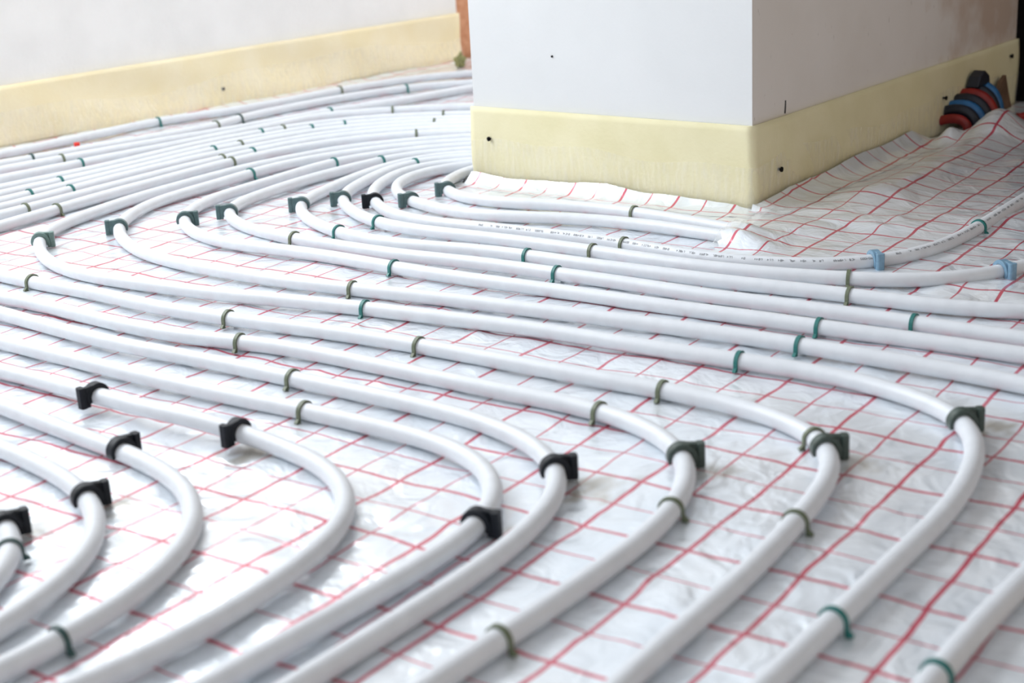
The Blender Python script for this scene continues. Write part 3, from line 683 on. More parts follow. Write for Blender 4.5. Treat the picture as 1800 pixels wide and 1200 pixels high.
'K2': [[-124,28958,94],[-372,28971,94],[-619,28976,94],[-867,28969,94],[-1114,28948,94],[-1360,28917,94],[-1605,28876,94],[-1849,28826,94],[-2089,28766,94],[-2325,28691,94],[-2555,28603,94],[-2780,28500,94],[-3000,28386,94],[-3216,28262,94],[-3426,28130,94],[-3629,27988,94],[-3824,27835,94],[-4009,27672,94],[-4184,27497,94],[-4346,27311,94],[-4497,27115,94],[-4637,26911,94],[-4773,26704,94],[-4908,26495,94],[-5046,26288,94],[-5186,26082,94],[-5327,25876,94],[-5466,25670,94],[-5602,25462,94],[-5729,25249,94],[-5843,25031,94],[-5939,24805,94],[-6016,24572,94],[-6072,24333,94],[-6111,24089,94],[-6132,23844,94],[-6134,23598,94],[-6117,23353,94],[-6079,23110,94],[-6020,22871,94],[-5945,22636,94],[-5854,22405,94],[-5751,22180,94],[-5636,21960,94],[-5511,21746,94],[-5374,21539,94],[-5226,21341,94],[-5066,21152,94],[-4895,20972,94],[-4715,20800,94],[-4529,20635,94],[-4339,20475,94],[-4145,20318,94],[-3948,20165,94],[-3750,20014,94],[-3549,19866,94],[-3346,19722,94],[-3140,19581,94],[-2932,19444,94],[-2721,19312,94],[-2506,19185,94],[-2289,19062,94],[-2071,18942,94],[-1852,18823,94],[-1633,18703,94],[-1416,18581,94],[-1200,18457,94],[-984,18332,94],[-769,18206,94],[-554,18079,94],[-340,17951,94],[-127,17821,94],[85,17690,94],[296,17558,94],[508,17426,94],[720,17295,94],[932,17163,94],[1144,17031,94],[1355,16898,94],[1565,16764,94],[1775,16630,94],[1984,16494,94],[2193,16358,94],[2401,16220,94],[2607,16080,94],[2812,15937,94],[3013,15791,94],[3212,15641,94],[3409,15489,94],[3605,15335,94],[3802,15182,94],[3998,15029,94],[4195,14875,94],[4389,14720,94],[4580,14560,94],[4767,14395,94],[4950,14226,94],[5130,14053,94],[5307,13878,94],[5483,13703,94],[5657,13529,94],[5828,13359,94],[5995,13195,94],[6157,13035,94],[6418,12782,94],[6570,12622,94],[6731,12455,94],[6900,12283,94],[7074,12108,94],[7249,11931,94],[7426,11754,94],[7602,11577,94],[7779,11400,94],[7955,11223,94],[8132,11046,94],[8308,10869,94]],
'K3': [[-127,28541,94],[-376,28541,94],[-625,28534,94],[-873,28515,94],[-1120,28483,94],[-1364,28436,94],[-1606,28377,94],[-1845,28305,94],[-2078,28219,94],[-2306,28120,94],[-2527,28007,94],[-2739,27880,94],[-2939,27736,94],[-3124,27575,94],[-3294,27398,94],[-3451,27207,94],[-3599,27007,94],[-3740,26801,94],[-3878,26592,94],[-4015,26383,94],[-4152,26174,94],[-4293,25967,94],[-4435,25761,94],[-4576,25555,94],[-4712,25347,94],[-4835,25133,94],[-4942,24910,94],[-5029,24680,94],[-5094,24443,94],[-5136,24201,94],[-5154,23956,94],[-5147,23711,94],[-5115,23468,94],[-5059,23228,94],[-4980,22995,94],[-4880,22769,94],[-4762,22553,94],[-4625,22347,94],[-4472,22153,94],[-4303,21973,94],[-4120,21805,94],[-3926,21650,94],[-3724,21504,94],[-3517,21365,94],[-3308,21227,94],[-3099,21089,94],[-2893,20947,94],[-2690,20801,94],[-2490,20650,94],[-2293,20496,94],[-2097,20339,94],[-1903,20181,94],[-1709,20023,94],[-1515,19865,94],[-1319,19708,94],[-1123,19554,94],[-923,19402,94],[-722,19254,94],[-518,19109,94],[-312,18965,94],[-106,18824,94],[101,18682,94],[308,18541,94],[514,18398,94],[718,18254,94],[922,18108,94],[1125,17961,94],[1327,17813,94],[1529,17665,94],[1733,17519,94],[1938,17375,94],[2144,17233,94],[2351,17093,94],[2559,16952,94],[2766,16811,94],[2972,16669,94],[3177,16525,94],[3382,16381,94],[3587,16238,94],[3793,16095,94],[3999,15953,94],[4206,15811,94],[4411,15668,94],[4616,15524,94],[4820,15379,94],[5024,15233,94],[5228,15088,94],[5433,14943,94],[5637,14798,94],[5840,14653,94],[6043,14508,94],[6245,14364,94],[6442,14222,94],[6631,14083,94],[6813,13945,94],[7108,13709,94],[7293,13598,94],[7483,13475,94],[7679,13342,94],[7879,13202,94],[8082,13059,94],[8286,12914,94],[8489,12769,94],[8693,12625,94],[8897,12480,94],[9101,12335,94]],
'K4': [[-129,28078,94],[-378,28079,94],[-626,28074,94],[-873,28056,94],[-1117,28022,94],[-1357,27968,94],[-1590,27893,94],[-1813,27796,94],[-2023,27674,94],[-2220,27530,94],[-2404,27369,94],[-2580,27195,94],[-2751,27015,94],[-2919,26831,94],[-3084,26645,94],[-3245,26454,94],[-3399,26259,94],[-3547,26059,94],[-3688,25853,94],[-3822,25644,94],[-3952,25431,94],[-4077,25217,94],[-4198,25000,94],[-4307,24781,94],[-4395,24556,94],[-4452,24325,94],[-4473,24090,94],[-4457,23852,94],[-4409,23616,94],[-4332,23384,94],[-4233,23160,94],[-4115,22943,94],[-3981,22736,94],[-3832,22539,94],[-3670,22351,94],[-3498,22172,94],[-3318,22001,94],[-3132,21836,94],[-2942,21675,94],[-2749,21516,94],[-2555,21359,94],[-2360,21204,94],[-2164,21049,94],[-1966,20898,94],[-1765,20750,94],[-1561,20607,94],[-1353,20470,94],[-1142,20337,94],[-929,20209,94],[-715,20081,94],[-502,19950,94],[-292,19816,94],[-86,19676,94],[117,19532,94],[319,19385,94],[519,19236,94],[720,19088,94],[920,18939,94],[1121,18791,94],[1321,18642,94],[1519,18491,94],[1716,18338,94],[1911,18182,94],[2106,18027,94],[2303,17875,94],[2503,17727,94],[2707,17583,94],[2912,17441,94],[3118,17300,94],[3323,17158,94],[3527,17016,94],[3731,16872,94],[3934,16727,94],[4135,16580,94],[4335,16432,94],[4534,16283,94],[4732,16132,94],[4930,15980,94],[5127,15829,94],[5326,15678,94],[5525,15527,94],[5723,15377,94],[5922,15226,94],[6121,15075,94],[6320,14924,94],[6517,14774,94],[6712,14627,94],[6901,14489,94],[7082,14361,94],[7257,14246,94],[7549,14003,94],[7730,13856,94],[7918,13709,94],[8112,13559,94],[8310,13409,94],[8508,13257,94],[8707,13106,94],[8906,12955,94],[9105,12803,94],[9204,12727,94]],
'K5': [[-131,27684,94],[-379,27690,94],[-625,27684,94],[-868,27657,94],[-1105,27604,94],[-1332,27520,94],[-1545,27407,94],[-1743,27266,94],[-1924,27102,94],[-2089,26919,94],[-2240,26723,94],[-2379,26517,94],[-2509,26304,94],[-2630,26086,94],[-2743,25863,94],[-2850,25637,94],[-2951,25408,94],[-3048,25178,94],[-3140,24947,94],[-3220,24715,94],[-3281,24480,94],[-3314,24242,94],[-3314,24002,94],[-3285,23761,94],[-3231,23522,94],[-3156,23286,94],[-3065,23055,94],[-2959,22830,94],[-2840,22612,94],[-2709,22400,94],[-2568,22194,94],[-2417,21996,94],[-2258,21805,94],[-2087,21624,94],[-1906,21457,94],[-1711,21305,94],[-1505,21169,94],[-1290,21045,94],[-1070,20928,94],[-849,20812,94],[-628,20695,94],[-409,20573,94],[-194,20446,94],[17,20312,94],[222,20170,94],[423,20022,94],[621,19869,94],[819,19717,94],[1019,19566,94],[1221,19419,94],[1425,19275,94],[1630,19130,94],[1834,18985,94],[2037,18839,94],[2240,18693,94],[2445,18549,94],[2651,18408,94],[2860,18270,94],[3071,18136,94],[3284,18003,94],[3496,17871,94],[3708,17738,94],[3919,17604,94],[4127,17466,94],[4333,17324,94],[4538,17181,94],[4744,17040,94],[4954,16905,94],[5169,16781,94],[5392,16671,94],[5621,16573,94],[5855,16489,94],[6093,16415,94],[6333,16347,94],[6575,16283,94],[6817,16219,94],[7058,16156,94],[7300,16092,94],[7542,16028,94],[7784,15964,94],[8025,15900,94],[8267,15836,94],[8509,15772,94],[8750,15708,94],[8992,15645,94],[9234,15581,94],[9475,15517,94],[9717,15453,94],[9959,15389,94],[10201,15325,94],[10321,15293,94]],
'K6': [[-133,27355,94],[-381,27368,94],[-627,27372,94],[-869,27356,94],[-1104,27313,94],[-1328,27236,94],[-1534,27123,94],[-1719,26976,94],[-1882,26801,94],[-2024,26604,94],[-2147,26392,94],[-2255,26170,94],[-2353,25942,94],[-2441,25710,94],[-2520,25475,94],[-2588,25237,94],[-2640,24997,94],[-2669,24754,94],[-2673,24511,94],[-2650,24269,94],[-2602,24029,94],[-2535,23792,94],[-2451,23559,94],[-2355,23331,94],[-2246,23108,94],[-2124,22894,94],[-1988,22688,94],[-1837,22493,94],[-1671,22311,94],[-1492,22141,94],[-1301,21983,94],[-1103,21835,94],[-898,21694,94],[-690,21556,94],[-482,21419,94],[-275,21281,94],[-69,21140,94],[135,20997,94],[337,20851,94],[537,20703,94],[737,20553,94],[935,20402,94],[1131,20248,94],[1325,20093,94],[1518,19934,94],[1709,19774,94],[1900,19615,94],[2093,19458,94],[2290,19305,94],[2491,19158,94],[2696,19017,94],[2905,18882,94],[3118,18753,94],[3335,18631,94],[3556,18516,94],[3780,18408,94],[4007,18306,94],[4237,18210,94],[4469,18124,94],[4704,18051,94],[4943,17997,94],[5184,17967,94],[5427,17964,94],[5668,17990,94],[5905,18043,94],[6136,18122,94],[6361,18221,94],[6580,18335,94],[6795,18460,94],[7008,18589,94],[7220,18721,94],[7432,18854,94],[7644,18986,94],[7856,19119,94],[8067,19252,94],[8279,19385,94],[8491,19518,94],[8703,19650,94],[8915,19783,94],[9127,19916,94],[9338,20049,94],[9550,20181,94],[9762,20314,94],[9974,20447,94],[10186,20580,94],[10398,20712,94],[10504,20779,94]],
'K7': [[-135,26980,94],[-382,26987,94],[-625,26981,94],[-863,26950,94],[-1091,26888,94],[-1303,26788,94],[-1496,26653,94],[-1664,26487,94],[-1807,26295,94],[-1924,26084,94],[-2018,25859,94],[-2091,25625,94],[-2146,25385,94],[-2183,25142,94],[-2199,24897,94],[-2195,24651,94],[-2171,24406,94],[-2128,24163,94],[-2069,23923,94],[-1994,23688,94],[-1903,23459,94],[-1795,23238,94],[-1668,23028,94],[-1522,22831,94],[-1358,22650,94],[-1178,22485,94],[-983,22335,94],[-779,22196,94],[-569,22062,94],[-359,21929,94],[-150,21795,94],[58,21657,94],[265,21518,94],[471,21377,94],[676,21236,94],[880,21093,94],[1082,20947,94],[1279,20796,94],[1471,20638,94],[1656,20472,94],[1838,20302,94],[2017,20129,94],[2197,19957,94],[2381,19790,94],[2571,19632,94],[2770,19484,94],[2977,19349,94],[3192,19227,94],[3414,19121,94],[3644,19032,94],[3879,18965,94],[4119,18921,94],[4361,18904,94],[4604,18915,94],[4842,18955,94],[5073,19024,94],[5294,19122,94],[5503,19246,94],[5698,19393,94],[5883,19556,94],[6058,19731,94],[6225,19915,94],[6387,20104,94],[6545,20296,94],[6700,20492,94],[6853,20689,94],[7004,20886,94],[7155,21085,94],[7306,21284,94],[7456,21482,94],[7607,21681,94],[7759,21878,94],[7913,22074,94],[8069,22269,94],[8225,22463,94],[8383,22657,94],[8541,22850,94],[8699,23043,94],[8857,23237,94],[9015,23430,94],[9173,23624,94],[9332,23817,94],[9490,24011,94],[9649,24204,94],[9807,24398,94],[9965,24591,94],[10124,24784,94],[10282,24978,94],[10440,25171,94],[10599,25365,94],[10757,25558,94],[10915,25752,94],[11074,25945,94],[11153,26042,94]],
'K8': [[-240,26798,94],[-476,26729,94],[-708,26648,94],[-929,26546,94],[-1135,26419,94],[-1323,26267,94],[-1488,26093,94],[-1624,25897,94],[-1726,25684,94],[-1791,25456,94],[-1819,25218,94],[-1815,24977,94],[-1782,24736,94],[-1720,24500,94],[-1634,24271,94],[-1525,24051,94],[-1397,23839,94],[-1256,23635,94],[-1104,23439,94],[-940,23253,94],[-764,23080,94],[-575,22924,94],[-371,22787,94],[-155,22668,94],[70,22565,94],[300,22470,94],[532,22379,94],[764,22285,94],[992,22184,94],[1217,22076,94],[1437,21958,94],[1650,21830,94],[1858,21692,94],[2059,21545,94],[2255,21389,94],[2446,21228,94],[2633,21062,94],[2818,20894,94],[3001,20723,94],[3184,20552,94]],
'K9': [[-342,26464,94],[-502,26276,94],[-651,26080,94],[-779,25872,94],[-879,25652,94],[-948,25421,94],[-981,25184,94],[-979,24944,94],[-939,24707,94],[-865,24478,94],[-758,24263,94],[-621,24065,94],[-456,23887,94],[-268,23732,94],[-63,23596,94],[154,23477,94],[378,23367,94],[604,23260,94],[828,23149,94],[1047,23030,94],[1261,22901,94],[1468,22761,94],[1669,22612,94],[1863,22455,94],[2051,22289,94],[2233,22117,94],[2410,21940,94],[2585,21759,94],[2757,21576,94],[2927,21392,94],[3098,21207,94],[3269,21024,94],[3441,20841,94]],
'a': [[-11131,23651,94],[-10993,23559,94],[-10730,23375,94],[-10468,23180,94],[-10339,23056,94],[-10093,22857,94],[-9953,22759,94],[-9692,22569,94],[-9533,22447,94],[-9372,22327,94],[-9086,22119,94],[-8913,21974,94],[-8731,21826,94],[-8542,21677,94],[-8347,21526,94],[-8150,21375,94],[-7952,21223,94],[-7753,21070,94],[-7556,20917,94],[-7360,20761,94],[-7166,20604,94],[-6972,20446,94],[-6778,20288,94],[-6581,20134,94],[-6381,19984,94],[-6178,19838,94],[-5974,19694,94],[-5771,19548,94],[-5569,19400,94],[-5372,19247,94],[-5177,19090,94],[-4985,18930,94],[-4793,18771,94],[-4598,18615,94],[-4398,18466,94],[-4193,18324,94],[-3984,18186,94],[-3773,18052,94],[-3561,17920,94],[-3347,17789,94],[-3133,17661,94],[-2917,17535,94],[-2700,17409,94],[-2484,17283,94],[-2269,17156,94],[-2055,17026,94],[-1842,16894,94],[-1632,16759,94],[-1423,16621,94],[-1216,16480,94],[-1012,16336,94],[-809,16189,94],[-608,16041,94],[-407,15892,94],[-206,15742,94],[-5,15593,94],[196,15444,94],[397,15295,94],[598,15146,94],[800,14998,94],[1002,14850,94],[1205,14704,94],[1407,14556,94],[1607,14406,94],[1802,14251,94],[1991,14089,94],[2171,13917,94],[2338,13735,94],[2488,13541,94],[2617,13334,94],[2716,13116,94],[2780,12889,94],[2803,12656,94],[2785,12420,94],[2730,12186,94],[2647,11957,94],[2543,11733,94],[2427,11513,94],[2303,11296,94],[2175,11082,94],[2043,10869,94],[1909,10658,94],[1772,10448,94],[1631,10242,94],[1486,10038,94],[1338,9836,94],[1189,9635,94],[1040,9434,94],[893,9232,94],[747,9029,94],[604,8823,94],[462,8617,94],[322,8410,94],[182,8202,94],[42,7995,94],[-97,7787,94],[-236,7580,94],[-376,7372,94],[-515,7164,94],[-654,6957,94],[-793,6749,94],[-863,6645,94]],
'b': [[-11138,22189,94],[-10775,21946,94],[-10573,21806,94],[-10283,21593,94],[-10118,21456,94],[-9961,21315,94],[-9658,21103,94],[-9479,20986,94],[-9135,20965,94],[-8951,20835,94],[-8759,20701,94],[-8561,20563,94],[-8359,20424,94],[-8152,20286,94],[-7943,20151,94],[-7732,20017,94],[-7520,19885,94],[-7308,19752,94],[-7096,19619,94],[-6886,19484,94],[-6678,19345,94],[-6473,19202,94],[-6273,19054,94],[-6076,18900,94],[-5882,18742,94],[-5690,18582,94],[-5499,18421,94],[-5307,18261,94],[-5114,18101,94],[-4919,17944,94],[-4723,17790,94],[-4523,17641,94],[-4318,17497,94],[-4109,17362,94],[-3895,17234,94],[-3676,17115,94],[-3454,17001,94],[-3230,16890,94],[-3008,16777,94],[-2789,16659,94],[-2576,16531,94],[-2369,16393,94],[-2165,16249,94],[-1965,16100,94],[-1766,15948,94],[-1567,15797,94],[-1368,15645,94],[-1170,15493,94],[-971,15341,94],[-772,15190,94],[-572,15039,94],[-371,14890,94],[-170,14742,94],[32,14593,94],[233,14445,94],[431,14294,94],[625,14138,94],[808,13972,94],[978,13794,94],[1128,13601,94],[1257,13394,94],[1361,13174,94],[1437,12945,94],[1482,12709,94],[1492,12469,94],[1469,12229,94],[1418,11990,94],[1343,11757,94],[1248,11529,94],[1135,11308,94],[1008,11095,94],[870,10888,94],[723,10687,94],[572,10488,94],[417,10292,94],[261,10097,94],[103,9902,94],[-56,9709,94],[-215,9516,94],[-375,9324,94],[-533,9131,94],[-691,8936,94],[-846,8740,94],[-999,8543,94],[-1152,8344,94],[-1304,8146,94],[-1456,7947,94],[-1607,7748,94],[-1759,7550,94],[-1911,7351,94],[-2063,7152,94],[-2214,6954,94],[-2366,6755,94],[-2442,6656,94]],
'c': [[-10189,21822,94],[-10081,21716,94],[-9956,21609,94],[-9816,21507,94],[-9528,21277,94],[-9365,21138,94],[-9241,20819,94],[-9051,20684,94],[-8854,20544,94],[-8656,20399,94],[-8459,20250,94],[-8264,20095,94],[-8071,19938,94],[-7880,19778,94],[-7689,19616,94],[-7499,19454,94],[-7308,19292,94],[-7118,19129,94],[-6928,18966,94],[-6738,18803,94],[-6549,18639,94],[-6360,18475,94],[-6172,18310,94],[-5983,18145,94],[-5794,17981,94],[-5605,17818,94],[-5414,17655,94],[-5223,17494,94],[-5029,17335,94],[-4833,17180,94],[-4633,17031,94],[-4429,16886,94],[-4223,16744,94],[-4016,16604,94],[-3808,16464,94],[-3601,16323,94],[-3395,16181,94],[-3190,16037,94],[-2986,15891,94],[-2784,15744,94],[-2584,15594,94],[-2383,15444,94],[-2183,15294,94],[-1981,15146,94],[-1779,14998,94],[-1577,14850,94],[-1376,14701,94],[-1176,14550,94],[-979,14396,94],[-786,14238,94],[-598,14074,94],[-418,13903,94],[-249,13721,94],[-95,13528,94],[41,13323,94],[155,13107,94],[243,12881,94],[301,12646,94],[325,12407,94],[316,12167,94],[274,11928,94],[205,11693,94],[113,11464,94],[5,11241,94],[-116,11024,94],[-248,10812,94],[-387,10605,94],[-533,10402,94],[-684,10202,94],[-837,10004,94],[-991,9807,94],[-1147,9611,94],[-1303,9415,94],[-1458,9219,94],[-1614,9023,94],[-1769,8827,94],[-1924,8630,94],[-2078,8433,94],[-2232,8235,94],[-2385,8038,94],[-2539,7841,94],[-2692,7643,94],[-2846,7446,94],[-3000,7249,94],[-3154,7052,94],[-3307,6855,94],[-3461,6658,94]],
'd': [[-10018,20411,94],[-9821,20257,94],[-9624,20103,94],[-9427,19949,94],[-9230,19795,94],[-9034,19640,94],[-8837,19486,94],[-8640,19332,94],[-8443,19178,94],[-8246,19024,94],[-8050,18870,94],[-7853,18716,94],[-7656,18561,94],[-7459,18407,94],[-7262,18253,94],[-7066,18099,94],[-6869,17945,94],[-6672,17791,94],[-6475,17636,94],[-6279,17482,94],[-6083,17328,94],[-5886,17173,94],[-5689,17020,94],[-5492,16866,94],[-5295,16713,94],[-5097,16560,94],[-4899,16407,94],[-4702,16254,94],[-4504,16102,94],[-4306,15950,94],[-4107,15799,94],[-3906,15650,94],[-3705,15502,94],[-3502,15356,94],[-3299,15211,94],[-3094,15068,94],[-2889,14926,94],[-2682,14785,94],[-2476,14645,94],[-2269,14504,94],[-2064,14361,94],[-1860,14218,94],[-1657,14072,94],[-1456,13924,94],[-1257,13774,94],[-1063,13618,94],[-878,13454,94],[-708,13278,94],[-556,13087,94],[-430,12881,94],[-334,12661,94],[-271,12431,94],[-243,12193,94],[-251,11955,94],[-294,11720,94],[-371,11492,94],[-476,11272,94],[-601,11061,94],[-742,10857,94],[-891,10658,94],[-1047,10463,94],[-1206,10271,94],[-1367,10080,94],[-1529,9890,94],[-1691,9700,94],[-1853,9510,94],[-2016,9320,94],[-2177,9129,94],[-2338,8938,94],[-2498,8746,94],[-2656,8553,94],[-2815,8359,94],[-2973,8166,94],[-3131,7972,94],[-3289,7778,94],[-3447,7585,94],[-3605,7391,94],[-3763,7198,94],[-3921,7004,94],[-4079,6810,94],[-4238,6617,94]],
'e': [[-9775,18966,94],[-9568,18826,94],[-9361,18685,94],[-9155,18544,94],[-8948,18404,94],[-8742,18263,94],[-8535,18122,94],[-8329,17981,94],[-8122,17840,94],[-7916,17699,94],[-7709,17558,94],[-7502,17417,94],[-7296,17277,94],[-7089,17136,94],[-6883,16995,94],[-6676,16854,94],[-6470,16713,94],[-6263,16572,94],[-6057,16431,94],[-5853,16288,94],[-5650,16142,94],[-5451,15992,94],[-5257,15836,96],[-5067,15674,101],[-4882,15507,112],[-4700,15338,126],[-4517,15168,140],[-4333,15000,152],[-4146,14836,161],[-3954,14676,167],[-3758,14522,172],[-3558,14374,177],[-3355,14229,178],[-3150,14087,172],[-2944,13946,160],[-2740,13804,143],[-2539,13658,123],[-2346,13503,107],[-2166,13336,97],[-2002,13155,94],[-1857,12958,94],[-1735,12747,94],[-1639,12525,94],[-1570,12293,94],[-1533,12054,94],[-1528,11814,94],[-1556,11574,94],[-1613,11338,94],[-1697,11108,94],[-1800,10884,94],[-1917,10666,94],[-2045,10452,94],[-2182,10244,94],[-2326,10042,94],[-2479,9846,94],[-2642,9657,94],[-2812,9476,94],[-2990,9302,94],[-3174,9133,94],[-3362,8969,94],[-3552,8808,94],[-3744,8648,94],[-3936,8488,94],[-4127,8327,94],[-4317,8166,94],[-4502,8002,94],[-4678,7834,94],[-4841,7660,94],[-4989,7483,94],[-5127,7304,94],[-5430,7180,94],[-5736,7060,94],[-5874,6877,94],[-6015,6690,94],[-6086,6596,94]],
'f': [[-9112,18304,94],[-8924,18141,94],[-8736,17978,94],[-8548,17813,94],[-8360,17648,94],[-8172,17483,94],[-7985,17318,94],[-7797,17152,94],[-7610,16987,94],[-7422,16822,94],[-7235,16656,94],[-7047,16491,94],[-6860,16326,94],[-6672,16160,94],[-6485,15995,94],[-6297,15830,94],[-6110,15664,94],[-5922,15498,94],[-5736,15332,94],[-5550,15164,94],[-5366,14994,94],[-5183,14823,94],[-5002,14651,94],[-4820,14479,94],[-4637,14307,94],[-4454,14137,94],[-4270,13967,94],[-4087,13797,94],[-3904,13625,94],[-3726,13451,94],[-3553,13271,94],[-3390,13084,94],[-3241,12887,94],[-3110,12679,94],[-3001,12459,94],[-2916,12230,94],[-2858,11993,94],[-2826,11751,94],[-2821,11506,94],[-2842,11262,94],[-2887,11021,94],[-2954,10784,94],[-3042,10553,94],[-3149,10330,94],[-3272,10115,94],[-3410,9908,94],[-3558,9708,94],[-3715,9514,94],[-3877,9323,94],[-4041,9135,94],[-4203,8947,94],[-4362,8756,94],[-4512,8564,94],[-4653,8372,94],[-4788,8184,94],[-4927,8010,94],[-5373,7921,94],[-5509,7727,94],[-5633,7521,94],[-5770,7319,94],[-5916,7118,94],[-6069,6915,94],[-6225,6711,94],[-6303,6607,94]],
'g': [[-8738,16900,94],[-8546,16739,94],[-8355,16579,94],[-8163,16418,94],[-7971,16257,94],[-7780,16097,94],[-7588,15936,94],[-7397,15776,94],[-7205,15615,94],[-7013,15454,94],[-6822,15294,94],[-6630,15133,94],[-6439,14973,94],[-6247,14812,94],[-6055,14652,94],[-5864,14491,94],[-5672,14331,94],[-5482,14170,94],[-5292,14007,94],[-5105,13843,94],[-4921,13675,94],[-4741,13503,94],[-4566,13327,94],[-4397,13145,94],[-4237,12956,94],[-4088,12759,94],[-3954,12552,94],[-3839,12336,94],[-3746,12110,94],[-3677,11877,94],[-3635,11638,94],[-3621,11396,94],[-3635,11153,94],[-3675,10913,94],[-3739,10676,94],[-3821,10444,94],[-3919,10216,94],[-4026,9992,94],[-4140,9771,94],[-4257,9550,94],[-4374,9330,94],[-4491,9110,94],[-4607,8892,94],[-4721,8678,94],[-4836,8472,94],[-4953,8281,94],[-5079,8109,94],[-5293,7755,94],[-5392,7568,94],[-5506,7387,94],[-5534,7033,94],[-5657,6859,94],[-5785,6682,94]],
'h': [[-8536,15141,94],[-8335,14993,94],[-8134,14844,94],[-7933,14696,94],[-7732,14547,94],[-7531,14399,94],[-7330,14250,94],[-7129,14102,94],[-6928,13953,94],[-6727,13805,94],[-6525,13656,94],[-6324,13508,94],[-6123,13359,94],[-5922,13211,94],[-5721,13062,94],[-5519,12914,94],[-5318,12766,94],[-5120,12614,94],[-4929,12456,94],[-4751,12285,94],[-4593,12100,94],[-4459,11897,94],[-4354,11679,94],[-4281,11449,94],[-4243,11212,94],[-4239,10971,94],[-4267,10729,94],[-4319,10489,94],[-4386,10250,94],[-4462,10012,94],[-4539,9774,94],[-4617,9537,94],[-4697,9300,94],[-4781,9066,94],[-4872,8838,94],[-4975,8617,94],[-5090,8408,94],[-5224,8216,94],[-5115,7782,94],[-5172,7588,94],[-5270,7413,94],[-5291,7061,94],[-5414,6872,94],[-5538,6681,94]],
'r': [[7953,14875,94],[7798,14692,94],[7648,14513,94],[7505,14339,94],[7281,14068,94],[7147,13947,94],[6928,13698,94],[6783,13536,94],[6635,13371,94],[6486,13205,94],[6337,13040,94],[6095,12770,94],[5953,12598,94],[5804,12419,94],[5647,12236,94],[5485,12050,94],[5322,11862,94],[5158,11674,94],[4994,11486,94],[4830,11299,94],[4667,11111,94],[4504,10923,94],[4341,10734,94],[4178,10546,94],[4016,10357,94],[3854,10168,94],[3692,9979,94],[3531,9789,94],[3371,9598,94],[3212,9406,94],[3057,9212,94],[2904,9015,94],[2753,8817,94],[2604,8618,94],[2457,8417,94],[2310,8216,94],[2164,8014,94],[2017,7812,94],[1871,7610,94],[1724,7407,94],[1578,7205,94],[1431,7002,94],[1285,6799,94],[1212,6698,94]],
}
LABELS = {
    'M3': 'white heating pipe nearest the left wall, running behind the pillar',
    'M2': 'white heating pipe second from the left wall, next to the red cap',
    'P': 'white heating pipe third from the left wall, running behind the pillar',
    'Q': 'white heating pipe fourth from the left wall, running behind the pillar',
    'N6': 'white heating pipe fifth from the left wall, running behind the pillar',
    'N5': 'white heating pipe sixth from the left wall, running behind the pillar',
    'N4': 'white heating pipe seventh from the left wall, running behind the pillar',
    'N3': 'white heating pipe eighth from the left wall, running behind the pillar',
    'N2': 'white heating pipe ninth from the left wall, running behind the pillar',
    'N1': 'white heating pipe tenth from the left wall, just behind the leftmost rear bend',
    'K1': 'white pipe of the leftmost rear bend, turning again at the rightmost front bend',
    'K2': 'white pipe with the second rear bend from left, in front of the pillar',
    'K3': 'white pipe with the third rear bend from left, in front of the pillar',
    'K4': 'white pipe with the fourth rear bend from left, in front of the pillar',
    'K5': 'white pipe with the fifth rear bend from left, in front of the pillar',
    'K6': 'white pipe with the sixth rear bend from left, in front of the pillar',
    'K7': 'white pipe with dark print, its rear bend held by a black clip',
    'K8': "white pipe of the eighth rear bend, vanishing under the foil by the pillar's corner",
    'K9': "white pipe of the innermost rear bend, nearest the pillar's bright front",
    'a': 'white pipe turning in the second front bend from the right',
    'b': 'white pipe turning in the third front bend from the right',
    'c': 'white pipe turning in the fourth front bend from the right',
    'd': 'white pipe turning in the fifth front bend from the right',
    'e': 'white pipe lifted off the foil by two black clips, sixth front bend from right',
    'f': 'white pipe turning in the seventh front bend from the right',
    'g': 'white pipe turning in the eighth front bend from the right',
    'h': 'white pipe of the smallest front bend, at the left edge',
    'r': 'short white pipe piece in the lower right corner',
}
PR = 0.0094
pipe_obj = {}
for key, pts in PIPES.items():
    P = np.array(pts, float)/10000.0
    P = spline(P, 3)
    V, F = tube(P, PR, 20)
    o = link_mesh('heating_pipe', V, F, M['pipe'])
    tag(o, LABELS[key], 'pipe')
    pipe_obj[key] = o

